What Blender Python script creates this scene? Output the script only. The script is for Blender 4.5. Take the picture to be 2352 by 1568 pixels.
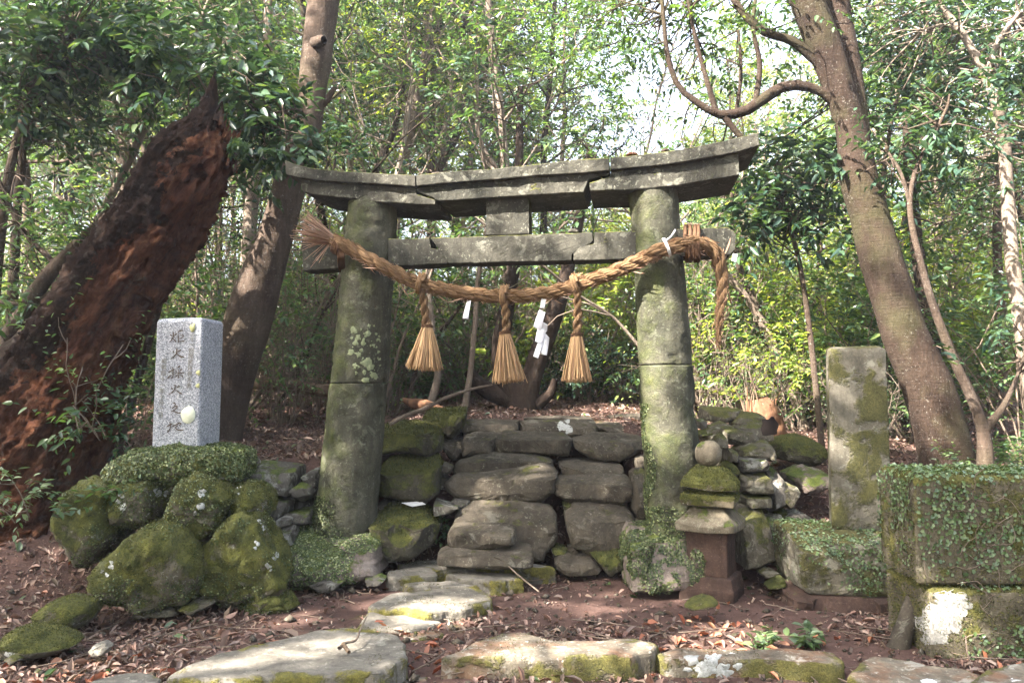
import bpy, math, random
import numpy as np
from mathutils import Vector

# ------------------------------------------------------------------ clean start, camera, sky, sun, exposure
for o in list(bpy.data.objects):
    bpy.data.objects.remove(o, do_unlink=True)
S = bpy.context.scene
C = S.collection
R = math.radians
F, CU, CV, EYE, PITCH = 1811.0, 1176.0, 784.0, 1.45, R(3.5)

cam_d = bpy.data.cameras.new('camera')
cam = bpy.data.objects.new('camera', cam_d)
C.objects.link(cam)
cam.location = (0, 0, EYE)
cam.rotation_euler = (R(90) + PITCH, 0, 0)
cam_d.sensor_width = 36
cam_d.lens = 36 * F / 2352
cam_d.clip_start, cam_d.clip_end = 0.05, 600
S.camera = cam

SUN_EL, SUN_AZ = R(43), R(-126)          # azimuth from +Y towards +X: behind the camera, to its left
SUN_DIR = Vector((math.sin(SUN_AZ) * math.cos(SUN_EL), math.cos(SUN_AZ) * math.cos(SUN_EL), math.sin(SUN_EL)))
world = bpy.data.worlds.new('World')
S.world = world
world.use_nodes = True
wn = world.node_tree.nodes
wn.clear()
sky = wn.new('ShaderNodeTexSky')
sky.sky_type = 'NISHITA'
sky.sun_disc = False
sky.sun_elevation = SUN_EL
sky.sun_rotation = SUN_AZ
sky.dust_density = 6.0
sky.ozone_density = 1.0
bg = wn.new('ShaderNodeBackground')
bg.inputs['Strength'].default_value = 0.075
wo = wn.new('ShaderNodeOutputWorld')
pale = wn.new('ShaderNodeHueSaturation')          # thin bright overcast veil: the sky of the photograph is almost white
pale.inputs['Saturation'].default_value = 0.68
pale.inputs['Value'].default_value = 1.3
world.node_tree.links.new(sky.outputs[0], pale.inputs['Color'])
world.node_tree.links.new(pale.outputs[0], bg.inputs[0])
world.node_tree.links.new(bg.outputs[0], wo.inputs[0])
sun_d = bpy.data.lights.new('sun', 'SUN')
sun_d.energy = 5.0
sun_d.angle = R(0.53)
sun_d.color = (1.0, 0.92, 0.82)
sun = bpy.data.objects.new('sun', sun_d)
C.objects.link(sun)
sun.rotation_euler = SUN_DIR.to_track_quat('Z', 'Y').to_euler()
sun.location = (-20, -16, 25)
S.view_settings.view_transform = 'Standard'
S.view_settings.look = 'None'
S.view_settings.exposure = 3.55
S.view_settings.gamma = 1
S.view_settings.use_curve_mapping = False
S.render.engine = 'CYCLES'
S.cycles.use_denoising = True
S.cycles.max_bounces = 10
S.cycles.diffuse_bounces = 6
S.cycles.glossy_bounces = 3
S.cycles.transmission_bounces = 6
S.cycles.sample_clamp_indirect = 6.0

# ------------------------------------------------------------------ pixel -> place
def ray(u, v):
    a, b = (u - CU) / F, (CV - v) / F
    return np.array([a, math.cos(PITCH) - b * math.sin(PITCH), math.sin(PITCH) + b * math.cos(PITCH)])
def P(u, v, Y):
    d = ray(u, v)
    return np.array([0, 0, EYE]) + d * (Y / d[1])
def G(u, v, z):
    d = ray(u, v)
    return np.array([0, 0, EYE]) + d * ((z - EYE) / d[2])
def px(w, Y):
    return w / F * Y

# ------------------------------------------------------------------ noise
def _h(ix, iy, iz, s):
    n = (ix.astype(np.int64) * 374761393 + iy.astype(np.int64) * 668265263 + iz.astype(np.int64) * 2147483647 + s * 1274126177) & 0xffffffff
    n = ((n ^ (n >> 13)) * 1274126177) & 0xffffffff
    n = n ^ (n >> 16)
    return (n & 0xffff) / 32767.5 - 1.0
def vnoise(p, s=0):
    i = np.floor(p).astype(np.int64)
    f = p - i
    f = f * f * (3 - 2 * f)
    r = 0
    for dx in (0, 1):
        wx = f[:, 0] if dx else 1 - f[:, 0]
        for dy in (0, 1):
            wy = f[:, 1] if dy else 1 - f[:, 1]
            for dz in (0, 1):
                wz = f[:, 2] if dz else 1 - f[:, 2]
                r = r + wx * wy * wz * _h(i[:, 0] + dx, i[:, 1] + dy, i[:, 2] + dz, s)
    return r
def fbm(p, oc=4, s=0):
    r, a, t = 0, 1.0, 0
    for k in range(oc):
        r = r + a * vnoise(p * (2 ** k) + k * 17.3, s + k)
        t += a
        a *= 0.5
    return r / t

# ------------------------------------------------------------------ objects
def tag(o, label=None, cat=None, group=None, kind=None):
    if label: o['label'] = label
    if cat: o['category'] = cat
    if group: o['group'] = group
    if kind: o['kind'] = kind
    return o
def thing(name, label, cat, loc=(0, 0, 0), group=None, kind=None):
    o = bpy.data.objects.new(name, None)
    C.objects.link(o)
    o.location = loc
    o.empty_display_size = 0.2
    return tag(o, label, cat, group, kind)
def origin_of(parent):
    o = np.zeros(3)
    while parent is not None:
        o = o + np.array(parent.location)
        parent = parent.parent
    return o
def mesh_np(name, V, Fq, smooth=True, uv=None):
    """V (n,3), Fq either an int array (m,k) or a list of tuples; uv per face corner"""
    me = bpy.data.meshes.new(name)
    V = np.asarray(V, dtype=np.float64)
    if isinstance(Fq, np.ndarray):
        m, k = Fq.shape
        me.vertices.add(len(V))
        me.vertices.foreach_set('co', V.astype(np.float32).ravel())
        me.loops.add(m * k)
        me.loops.foreach_set('vertex_index', Fq.astype(np.int32).ravel())
        me.polygons.add(m)
        me.polygons.foreach_set('loop_start', (np.arange(m) * k).astype(np.int32))
        me.polygons.foreach_set('loop_total', np.full(m, k, dtype=np.int32))
        me.update(calc_edges=True)
    else:
        me.from_pydata(V.tolist(), [], [tuple(int(i) for i in f) for f in Fq])
        me.update()
    if uv is not None:
        l = me.uv_layers.new(name='UVMap')
        l.data.foreach_set('uv', np.asarray(uv, dtype=np.float32).ravel())
    if smooth:
        me.polygons.foreach_set('use_smooth', np.ones(len(me.polygons), dtype=bool))
    return me
def obj(name, V, Fq, mat, parent=None, loc=None, smooth=True, uv=None, kind=None, local=False):
    """one mesh object; V in world coordinates (unless local), its origin at loc or its parent's"""
    if local:
        off = np.zeros(3)
    elif parent is not None:
        off = origin_of(parent)
    else:
        off = np.array(loc if loc is not None else (0, 0, 0), dtype=float)
    me = mesh_np(name, np.asarray(V) - off, Fq, smooth, uv)
    if mat is not None: me.materials.append(mat)
    o = bpy.data.objects.new(name, me)
    C.objects.link(o)
    if parent is not None: o.parent = parent
    elif loc is not None: o.location = loc
    if kind: o['kind'] = kind
    return o
class MB:
    def __init__(s): s.V, s.F, s.U, s.n = [], [], [], 0
    def add(s, V, Fs, uv=None):
        V = np.asarray(V)
        s.V.append(V)
        s.F += [tuple(int(i) + s.n for i in f) for f in Fs]
        if uv is not None: s.U += list(uv)
        s.n += len(V)
    def build(s, name, mat, parent=None, loc=None, smooth=True, kind=None):
        return obj(name, np.concatenate(s.V), s.F, mat, parent, loc, smooth, s.U if s.U else None, kind)

# ------------------------------------------------------------------ shapes
def smooth_closed(pts, n, k_=.45):
    pts = np.asarray(pts, dtype=float)
    k = len(pts)
    out = []
    for i in range(k):
        p0, p1, p2, p3 = pts[i - 1], pts[i], pts[(i + 1) % k], pts[(i + 2) % k]
        for t in np.linspace(0, 1, 8, endpoint=False):
            tt, ttt = t * t, t * t * t
            c = 0.5 * ((2 * p1) + (-p0 + p2) * t + (2 * p0 - 5 * p1 + 4 * p2 - p3) * tt + (-p0 + 3 * p1 - 3 * p2 + p3) * ttt)
            l = p1 + (p2 - p1) * t
            out.append(k_ * c + (1 - k_) * l)
    out = np.array(out)
    d = np.linalg.norm(np.roll(out, -1, 0) - out, axis=1)
    s = np.concatenate([[0], np.cumsum(d)])
    cl = np.vstack([out, out[:1]])
    q = np.linspace(0, s[-1], n, endpoint=False)
    return np.stack([np.interp(q, s, cl[:, j]) for j in range(out.shape[1])], 1)
def smooth_open(pts, n):
    pts = np.asarray(pts, dtype=float)
    k = len(pts)
    ext = np.vstack([2 * pts[0] - pts[1], pts, 2 * pts[-1] - pts[-2]])
    out = []
    for i in range(1, k):
        p0, p1, p2, p3 = ext[i - 1], ext[i], ext[i + 1], ext[i + 2]
        for t in np.linspace(0, 1, 10, endpoint=False):
            tt, ttt = t * t, t * t * t
            out.append(0.5 * ((2 * p1) + (-p0 + p2) * t + (2 * p0 - 5 * p1 + 4 * p2 - p3) * tt + (-p0 + 3 * p1 - 3 * p2 + p3) * ttt))
    out.append(pts[-1])
    out = np.array(out)
    d = np.linalg.norm(out[1:, :3] - out[:-1, :3], axis=1)
    s = np.concatenate([[0], np.cumsum(d)])
    q = np.linspace(0, s[-1], n)
    return np.stack([np.interp(q, s, out[:, j]) for j in range(out.shape[1])], 1)
def loft(rings, cap=True):
    m, n = len(rings), len(rings[0])
    V = np.concatenate(rings)
    Fs = []
    for i in range(m - 1):
        for j in range(n):
            a, b = i * n + j, i * n + (j + 1) % n
            Fs.append((a, b, b + n, a + n))
    if cap:
        Fs.append(tuple(range(n - 1, -1, -1)))
        Fs.append(tuple(range((m - 1) * n, m * n)))
    return V, Fs
def chisel(V, rng, k, lo=0.72, hi=0.95):
    c = V.mean(0)
    W = V - c
    for _ in range(k):
        d = rng.normal(size=3)
        d /= np.linalg.norm(d)
        h = W @ d
        lim = h.max() * rng.uniform(lo, hi)
        W = W - np.maximum(h - lim, 0)[:, None] * d * 0.9
    return W + c
def roughen(V, amp, freq, seed, oc=4):
    c = V.mean(0)
    d = V - c
    d /= (np.linalg.norm(d, axis=1)[:, None] + 1e-6)
    return V + d * (fbm(V * freq + seed * 3.7, oc, seed) * amp)[:, None]
def rock_geo(pts, T, seed, p=3.0, amp=None, cuts=3, n=72, m=30, tilt=0.0, crisp=True):
    """pts: closed outline (world xyz) in one depth plane; T: real thickness along Y"""
    rng = np.random.default_rng(seed)
    o = smooth_closed(pts, n, .22 if crisp else .45)
    c = o.mean(0)
    size = np.linalg.norm(o - c, axis=1).mean()
    if crisp:
        p = p + 2.6
        o = c + (o - c) * (1 + fbm(o * 5.0 / size + seed, 3, seed) * .06)[:, None]
    rings = []
    sk = rng.normal(0, .10, 2) if crisp else (0, 0)
    for i in range(m + 1):
        t = -math.cos(math.pi * i / m)
        t = max(-0.9995, min(0.9995, t))
        s = (1 - abs(t) ** p) ** (1 / p)
        r = c + (o - c) * s
        r[:, 1] += t * T / 2 + (o[:, 2] - c[2]) * (tilt + .22 * crisp + sk[0]) * (1 if t < 0 else .3) + (o[:, 0] - c[0]) * sk[1] * (1 if t < 0 else .3)
        rings.append(r)
    V, Fs = loft(rings)
    if crisp:
        h = (V[:, 2] - V[:, 2].min()) / (np.ptp(V[:, 2]) + 1e-6)
        fr = np.clip((c[1] + T * .25 - V[:, 1]) / (T * .75), 0, 1)
        k0 = rng.uniform(.60, .74)
        V[:, 1] += np.clip((h - k0) / (1 - k0), 0, 1) * T * .55 * fr
    V = chisel(V, rng, cuts * 2 if crisp else 6, .87 if crisp else .84, 0.98)
    a = size * 0.10 if amp is None else size * amp
    if not crisp:
        f_ = 1.0 if amp is None else amp / .20
        a = size * .20 * f_
        V = V + unit(V - V.mean(0)) * ((np.abs(fbm(V * 3.2 / size + seed, 3, seed + 8)) - .2) * size * .22 * f_)[:, None]
    V = roughen(V, a, 1.3 / size, seed, 3)
    V = roughen(V, a * (.36 if crisp else .28), 5.5 / size, seed + 5, 4)
    if crisp:
        f = fbm(V * np.array([3.0, 3.0, 5.5]) / size + seed, 3, seed + 9)
        V = V + unit(V - V.mean(0)) * (-np.maximum(0, .07 - np.abs(f)) * size * .13)[:, None]
        V = roughen(V, .006, 42.0, seed + 2, 2)
        V = roughen(V, .008, 15.0, seed + 3, 3)
    return V, Fs
def slab_geo(pts, h, seed, amp=0.012, n=96, r=0.03, taper=0.02, jit=.05):
    o = smooth_closed(pts, n, .2)
    c = o.mean(0)
    size = np.linalg.norm(o - c, axis=1).mean()
    d0 = o - c
    o = c + d0 * np.array([1, 1, 0]) * (1 + fbm(o * 4.0 / size + seed, 4, seed) * jit)[:, None] + d0 * np.array([0, 0, 1])
    r = min(r, .022)
    rings = []
    def ring(off, dz):
        q = o.copy()
        d = q - c
        L = np.linalg.norm(d[:, :2], axis=1)[:, None]
        q[:, :2] = c[:2] + d[:, :2] * (L - off) / L
        q[:, 2] += dz
        return q
    for k in range(12):
        rings.append(ring(-taper * (k / 11 - 1) * -1 * .5, -h + (h - r) * k / 11))
    for a in (0.4, 0.75, 1.0):
        rings.append(ring(r * (1 - math.cos(a * math.pi / 2)), -r + r * math.sin(a * math.pi / 2)))
    last = rings[-1]
    for s in (0.95, 0.89, 0.82, 0.74, 0.66, 0.57, 0.48, 0.39, 0.3, 0.2, 0.1, 0.02):
        q = c + (last - c) * s
        q[:, 2] = last[:, 2] * s + c[2] * (1 - s)
        rings.append(q)
    V, Fs = loft(rings)
    w = fbm(V * np.array([2.5, 2.5, 0]) + seed, 4, seed + 1) * amp * 1.6 + fbm(V * np.array([9, 9, 0]) + seed, 3, seed + 2) * amp * .7
    V[:, 2] += w
    V[:, :2] += unit(V[:, :2] - c[:2]) * (fbm(V * 7 + seed, 4, seed + 3) * amp * 1.6 + fbm(V * np.array([16, 16, 30.]), 3, seed + 4) * amp * .6)[:, None]
    V = roughen(V, .004, 40, seed + 6, 2)
    rim = np.concatenate([np.full(n * 15, 1.0)] + [np.full(n, s) for s in (0.95, 0.89, 0.82, 0.74, 0.66, 0.57, 0.48, 0.39, 0.3, 0.2, 0.1, 0.02)])
    return V, Fs, rim
def tube(pts, rad, n=8, lump=0.0, seed=0, ustart=0.0, closed_ends=True):
    pts = np.asarray(pts, dtype=float)
    k = len(pts)
    rad = np.broadcast_to(np.asarray(rad, dtype=float), (k,))
    t = np.gradient(pts, axis=0)
    t /= (np.linalg.norm(t, axis=1)[:, None] + 1e-9)
    ref = np.array([1.0, 0, 0]) if abs(t[0][0]) < 0.8 else np.array([0, 1.0, 0])
    nrm = ref - t[0] * (ref @ t[0])
    nrm /= np.linalg.norm(nrm)
    rings, nn = [], []
    for i in range(k):
        nrm = nrm - t[i] * (nrm @ t[i])
        nrm /= (np.linalg.norm(nrm) + 1e-9)
        nn.append(nrm.copy())
    nn = np.array(nn)
    bb = np.cross(t, nn)
    a = np.arange(n) * 2 * math.pi / n
    ca, sa = np.cos(a), np.sin(a)
    V = pts[:, None, :] + rad[:, None, None] * (nn[:, None, :] * ca[None, :, None] + bb[:, None, :] * sa[None, :, None])
    V = V.reshape(-1, 3)
    if lump:
        d = V - np.repeat(pts, n, 0)
        V = V + d * (fbm(V * (0.35 / max(rad.max(), 1e-4)) + seed, 4, seed) * lump)[:, None]
    i = np.arange(k - 1)[:, None] * n
    j = np.arange(n)[None, :]
    j2 = (j + 1) % n
    Fq = np.stack([i + j, i + j2, i + n + j2, i + n + j], -1).reshape(-1, 4)
    L = np.concatenate([[0], np.cumsum(np.linalg.norm(pts[1:] - pts[:-1], axis=1))]) + ustart
    uu = np.stack([L[:-1], L[:-1], L[1:], L[1:]], 1)[:, None, :].repeat(n, 1)
    vv = np.stack([j[0] / n, (j[0] + 1) / n, (j[0] + 1) / n, j[0] / n], 1)[None].repeat(k - 1, 0)
    uv = np.stack([uu, vv], -1).reshape(-1, 2)
    return V, Fq, uv
class QB:
    """numpy quad batch"""
    def __init__(s): s.V, s.F, s.U, s.n = [], [], [], 0
    def add(s, V, Fq, uv=None):
        s.V.append(V); s.F.append(Fq + s.n); s.n += len(V)
        s.U.append(uv if uv is not None else np.zeros((Fq.size, 2)))
    def build(s, name, mat, parent=None, loc=None, smooth=True, kind=None, local=False):
        return obj(name, np.concatenate(s.V), np.concatenate(s.F), mat, parent, loc, smooth, np.concatenate(s.U), kind, local)
def unit(a):
    return a / (np.linalg.norm(a, axis=-1, keepdims=True) + 1e-9)
def leaf_geo(Pp, D, Nn, L, W, fold=0.18, droop=0.12):
    side = unit(np.cross(D, Nn))
    Nn = np.cross(side, D)
    L = L[:, None]; W = W[:, None]
    base = Pp
    tip = Pp + D * L - Nn * L * droop
    l1 = Pp + D * L * 0.28 + side * W * 0.46 + Nn * W * fold
    l2 = Pp + D * L * 0.62 + side * W * 0.42 + Nn * (W * fold - L * droop * 0.3)
    r1 = Pp + D * L * 0.28 - side * W * 0.46 + Nn * W * fold
    r2 = Pp + D * L * 0.62 - side * W * 0.42 + Nn * (W * fold - L * droop * 0.3)
    V = np.stack([base, l1, l2, tip, r2, r1], 1).reshape(-1, 3)
    k = len(Pp)
    b = (np.arange(k) * 6)[:, None]
    Fq = np.concatenate([b + np.array([[0, 1, 2, 3]]), b + np.array([[0, 3, 4, 5]])], 1).reshape(-1, 4)
    return V, Fq
def twig_leaves(rng, TP, TD, tl=0.35, k=9, ll=0.09, ratio=0.42, droop=0.3):
    """leaves set alternately along every twig"""
    n = len(TP)
    TD = unit(TD)
    ts = (np.arange(k) + 0.6) / k
    ln = tl * rng.uniform(0.7, 1.3, (n, 1, 1))
    Q = TP[:, None, :] + TD[:, None, :] * ln * ts[None, :, None]
    up = np.array([0, 0, 1.0])
    s = unit(np.cross(TD, up + rng.normal(0, 0.25, (n, 3))))
    sg = np.where(np.arange(k) % 2 == 0, 1.0, -1.0)
    D = 0.55 * TD[:, None, :] + s[:, None, :] * sg[None, :, None] * 0.9 + rng.normal(0, 0.28, (n, k, 3))
    D[..., 2] -= droop
    D = unit(D)
    N = unit(up + rng.normal(0, 0.45, (n, k, 3)))
    Q, D, N = Q.reshape(-1, 3), D.reshape(-1, 3), N.reshape(-1, 3)
    L = ll * rng.uniform(0.65, 1.3, len(Q))
    return leaf_geo(Q, D, N, L, L * ratio * rng.uniform(0.85, 1.15, len(Q)))

# ------------------------------------------------------------------ materials (all procedural)
class NT:
    def __init__(s, name):
        s.m = bpy.data.materials.new(name)
        s.m.use_nodes = True
        s.t = s.m.node_tree
        s.t.nodes.clear()
        s.out = s.t.nodes.new('ShaderNodeOutputMaterial')
    def n(s, typ, inp=None, **kw):
        q = s.t.nodes.new('ShaderNode' + typ)
        for k, v in kw.items(): setattr(q, k, v)
        for k, v in (inp or {}).items():
            sock = q.inputs[k]
            if isinstance(v, bpy.types.NodeSocket): s.t.links.new(v, sock)
            else: sock.default_value = v
        return q
    def math(s, op, a, b=0.0, clamp=False):
        q = s.n('Math', {0: a, 1: b}, operation=op)
        q.use_clamp = clamp
        return q.outputs[0]
    def ramp(s, fac, stops, interp='LINEAR'):
        q = s.n('ValToRGB', {0: fac})
        q.color_ramp.interpolation = interp
        e = q.color_ramp.elements
        while len(e) < len(stops): e.new(0.5)
        for el, (p, c) in zip(e, stops):
            el.position = p
            el.color = (c, c, c, 1) if not hasattr(c, '__len__') else (*c, 1)
        return q.outputs[0]
    def mix(s, fac, a, b, blend='MIX'):
        q = s.n('Mix', data_type='RGBA', blend_type=blend)
        for sock, v in ((q.inputs[0], fac), (q.inputs[6], a), (q.inputs[7], b)):
            if isinstance(v, bpy.types.NodeSocket): s.t.links.new(v, sock)
            elif hasattr(v, '__len__'): sock.default_value = (*v, 1) if len(v) == 3 else v
            else: sock.default_value = v
        return q.outputs[2]
    def noise(s, vec, scale, detail=4, rough=0.55, dist=0.0):
        return s.n('TexNoise', {'Vector': vec, 'Scale': scale, 'Detail': detail, 'Roughness': rough, 'Distortion': dist}).outputs[0]
    def coord(s, scale=None, rnd=True):
        c = s.n('TexCoord').outputs['Object']
        if rnd:
            r = s.n('ObjectInfo').outputs['Random']
            c = s.n('VectorMath', {0: c, 1: s.n('VectorMath', {0: (37.1, 21.7, 53.3), 'Scale': r}, operation='SCALE').outputs[0]}, operation='ADD').outputs[0]
        if scale: c = s.n('Mapping', {'Vector': c, 'Scale': scale}).outputs[0]
        return c
    def finish(s, col, rough=0.9, bump=None, dist=0.01, strength=0.6, spec=0.3):
        b = s.n('BsdfPrincipled', {'Base Color': col, 'Roughness': rough, 'Specular IOR Level': spec})
        if bump is not None:
            s.t.links.new(s.n('Bump', {'Height': bump, 'Distance': dist, 'Strength': strength}).outputs[0], b.inputs['Normal'])
        s.t.links.new(b.outputs[0], s.out.inputs[0])
        return s.m

def stone_mat(name, c1, c2, moss=0.3, moss_up=0.5, lichen=0.3, lcol=(0.42, 0.43, 0.38), mcol=((0.035, 0.055, 0.012), (0.10, 0.12, 0.022)), scale=1.0, white=0.0, grain=1.0, red=0.0, speck=0.35, rim=False, side=0.0, msoft=0.16, mmax=0.95):
    s = NT(name)
    c = s.coord()
    big = s.noise(c, 2.2 * scale, 6, 0.62)
    col = s.ramp(big, [(0.32, c1), (0.68, c2)])
    gr = s.noise(c, 55 * scale, 3, 0.7)
    col = s.mix(0.35 * grain, col, s.ramp(gr, [(0.3, 0.25), (0.7, 0.85)]), 'OVERLAY')
    med = s.noise(c, 9 * scale, 7, 0.72, 0.4)
    st = s.ramp(med, [(0.35, 0.55), (0.62, 1.0)])
    col = s.mix(0.5, col, st, 'MULTIPLY')
    if red:
        rf = s.ramp(s.noise(c, 3.1 * scale, 5, 0.6), [(0.5, 0.0), (0.66, red)])
        col = s.mix(rf, col, (0.17, 0.075, 0.035))
    stk = s.noise(s.n('Mapping', {'Vector': c, 'Scale': (1, 1, .12)}).outputs[0], 14 * scale, 5, 0.65)
    col = s.mix(0.55, col, s.ramp(stk, [(0.36, 0.45), (0.58, 1.0)]), 'MULTIPLY')
    sp1 = s.noise(c, 30 * scale, 4, 0.62, 0.3)
    spa = s.noise(c, 2.6 * scale, 3, 0.6)
    spf = s.math('MULTIPLY', s.ramp(sp1, [(0.60, 0.0), (0.645, 1.0)]), s.ramp(spa, [(0.38, 0.1), (0.62, speck * 2)]))
    col = s.mix(spf, col, lcol)
    ln = s.noise(c, 5.5 * scale, 8, 0.66, 0.6)
    lf = s.ramp(ln, [(0.62 - 0.2 * lichen, 0.0), (0.66 - 0.2 * lichen, min(1, 0.25 + lichen))])
    col = s.mix(lf, col, lcol)
    if white:
        wv = s.n('TexVoronoi', {'Vector': s.n('VectorMath', {0: c, 1: s.n('TexNoise', {'Vector': c, 'Scale': 9.0 * scale, 'Detail': 4.0}).outputs[1]}, operation='MULTIPLY_ADD').outputs[0] if False else c, 'Scale': 4.2 * scale}, feature='F1').outputs[0]
        wn2 = s.math('ADD', wv, s.math('MULTIPLY', s.math('SUBTRACT', s.noise(c, 14 * scale, 6, 0.75), 0.5), 0.55))
        wf = s.ramp(wn2, [(0.10 + 0.12 * white, 1.0), (0.13 + 0.12 * white, 0.0)])
        wf = s.math('MULTIPLY', wf, s.ramp(s.noise(c, 1.7 * scale, 2), [(0.5 - 0.2 * white, 0.0), (0.56 - 0.2 * white, 1.0)]))
        col = s.mix(wf, col, (0.60, 0.62, 0.62))
    h = s.math('ADD', s.math('MULTIPLY', med, 0.7), s.math('MULTIPLY', gr, 0.25))
    if moss > 0:
        nz = s.n('SeparateXYZ', {0: s.n('NewGeometry').outputs['Normal']}).outputs[2]
        mn = s.noise(c, 3.6 * scale, 6, 0.68, 0.3)
        v = s.math('ADD', s.math('MULTIPLY', nz, moss_up), s.math('MULTIPLY', s.math('SUBTRACT', mn, 0.5), 2.2))
        if side:
            nxs = s.n('SeparateXYZ', {0: s.n('NewGeometry').outputs['Normal']}).outputs[0]
            v = s.math('SUBTRACT', v, s.math('MULTIPLY', nxs, side))
        if rim:
            rm = s.n('Attribute', attribute_name='rim').outputs['Fac']
            v = s.math('ADD', v, s.math('MULTIPLY', s.math('POWER', rm, 2.2), 0.62))
        v = s.math('ADD', v, moss - 0.55)
        mf = s.ramp(v, [(0.0, 0.0), (msoft, mmax)])
        fine = s.noise(c, 85 * scale, 3, 0.8)
        mc = s.mix(s.ramp(s.noise(c, 11 * scale, 5, 0.7), [(0.32, 0.0), (0.68, 1.0)]), mcol[0], mcol[1])
        mc = s.mix(0.75, mc, s.ramp(fine, [(0.3, 0.2), (0.72, 0.9)]), 'OVERLAY')
        col = s.mix(mf, col, mc)
        h = s.math('ADD', h, s.math('MULTIPLY', mf, s.math('ADD', s.math('MULTIPLY', fine, 0.9), 0.5)))
    return s.finish(col, 0.93, h, 0.018, 0.75, 0.2)

GREY1, GREY2 = (0.10, 0.095, 0.08), (0.21, 0.20, 0.175)
M = {}
MOSSY = ((0.03, 0.034, 0.010), (0.092, 0.09, 0.024))
M['torii'] = stone_mat('torii_stone', (0.024, 0.024, 0.019), (0.070, 0.066, 0.053), speck=.45, moss=0.20, moss_up=0.85, lichen=0.22, lcol=(0.16, 0.16, 0.13), mcol=((0.05, 0.06, 0.015), (0.12, 0.115, 0.03)), scale=1.6)
M['pillar'] = stone_mat('pillar_stone', (0.028, 0.030, 0.020), (0.082, 0.077, 0.057), moss=0.60, moss_up=0.1, side=0.30, msoft=.6, mmax=.85, speck=.34, lichen=0.16, lcol=(0.135, 0.14, 0.105), mcol=((0.034, 0.046, 0.013), (0.07, 0.076, 0.025)), scale=1.5)
M['step'] = stone_mat('step_stone', (0.030, 0.0245, 0.0175), (0.088, 0.074, 0.056), moss=0.13, moss_up=0.30, lichen=0.16, lcol=(0.17, 0.16, 0.13), mcol=MOSSY, scale=1.3)
M['step_moss'] = stone_mat('mossy_step_stone', (0.026, 0.0235, 0.017), (0.072, 0.064, 0.046), moss=0.52, moss_up=0.5, lichen=0.12, lcol=(0.15, 0.14, 0.11), mcol=((0.018, 0.024, 0.007), (0.07, 0.072, 0.016)), scale=1.3)
M['slab'] = stone_mat('paving_stone', (0.098, 0.088, 0.072), (0.185, 0.168, 0.14), rim=True, moss=.02, moss_up=-.10, lichen=0.2, lcol=(0.30, 0.285, 0.24), mcol=((0.06, 0.058, 0.016), (0.155, 0.135, 0.03)), grain=0.7, scale=1.2)
M['edge'] = stone_mat('edging_stone', (0.086, 0.071, 0.053), (0.178, 0.155, 0.12), rim=True, moss=0.08, moss_up=-0.12, lichen=0.22, lcol=(0.33, 0.32, 0.28), mcol=((0.048, 0.048, 0.016), (0.125, 0.112, 0.032)), white=0.5, red=0.6, scale=1.2)
M['cairn'] = stone_mat('mossy_boulder', (0.058, 0.05, 0.036), (0.14, 0.125, 0.095), moss=0.76, moss_up=0.42, lichen=0.3, lcol=(0.20, 0.195, 0.165), white=0.5, speck=.6, mcol=((0.02, 0.026, 0.008), (0.095, 0.095, 0.02)))
M['wall'] = stone_mat('wall_stone', (0.04, 0.036, 0.030), (0.108, 0.098, 0.084), moss=0.20, moss_up=0.35, lichen=0.4, lcol=(0.21, 0.21, 0.185), scale=1.3)
M['pile'] = stone_mat('pile_stone', (0.055, 0.046, 0.033), (0.132, 0.117, 0.088), moss=0.30, moss_up=0.35, lichen=0.28, lcol=(0.23, 0.22, 0.17), mcol=MOSSY, scale=1.3)
M['lantern'] = stone_mat('lantern_stone', (0.075, 0.062, 0.042), (0.16, 0.135, 0.098), moss=0.20, moss_up=0.35, lichen=0.2, lcol=(0.2, 0.19, 0.14), scale=2)
M['lantern_red'] = stone_mat('red_lantern_stone', (0.028, 0.017, 0.013), (0.07, 0.042, 0.032), moss=0.08, moss_up=0.3, lichen=0.08, lcol=(0.11, 0.08, 0.062), scale=2)
M['lantern_moss'] = stone_mat('mossy_lantern_stone', (0.07, 0.058, 0.038), (0.15, 0.125, 0.085), moss=0.66, moss_up=0.6, lichen=0.1, mcol=((0.03, 0.035, 0.009), (0.09, 0.09, 0.02)), scale=2)
M['stele'] = stone_mat('stele_stone', (0.07, 0.062, 0.044), (0.155, 0.14, 0.11), moss=0.60, moss_up=0.2, lichen=0.34, lcol=(0.21, 0.205, 0.165), mcol=((0.04, 0.04, 0.014), (0.08, 0.074, 0.024)), scale=1.1)
M['ivyblock'] = stone_mat('ivy_block_stone', (0.06, 0.05, 0.034), (0.14, 0.12, 0.082), moss=0.50, moss_up=0.7, lichen=0.2, lcol=(0.2, 0.18, 0.13), mcol=((0.042, 0.046, 0.013), (0.11, 0.10, 0.026)), scale=1.3)
M['footing'] = stone_mat('footing_stone', (0.085, 0.066, 0.055), (0.19, 0.155, 0.135), moss=0.40, moss_up=0.3, lichen=0.2, lcol=(.22, .19, .17), scale=1.3)
M['sun_fleck'] = stone_mat('sunlit_pale_stone', (0.2, 0.19, 0.165), (0.34, 0.33, 0.31), moss=0.25, moss_up=0.1, lichen=0.0, mcol=((0.12, 0.12, 0.03), (0.2, 0.18, 0.05)), scale=2)  # stone colour lightened to read as sunlit

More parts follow.
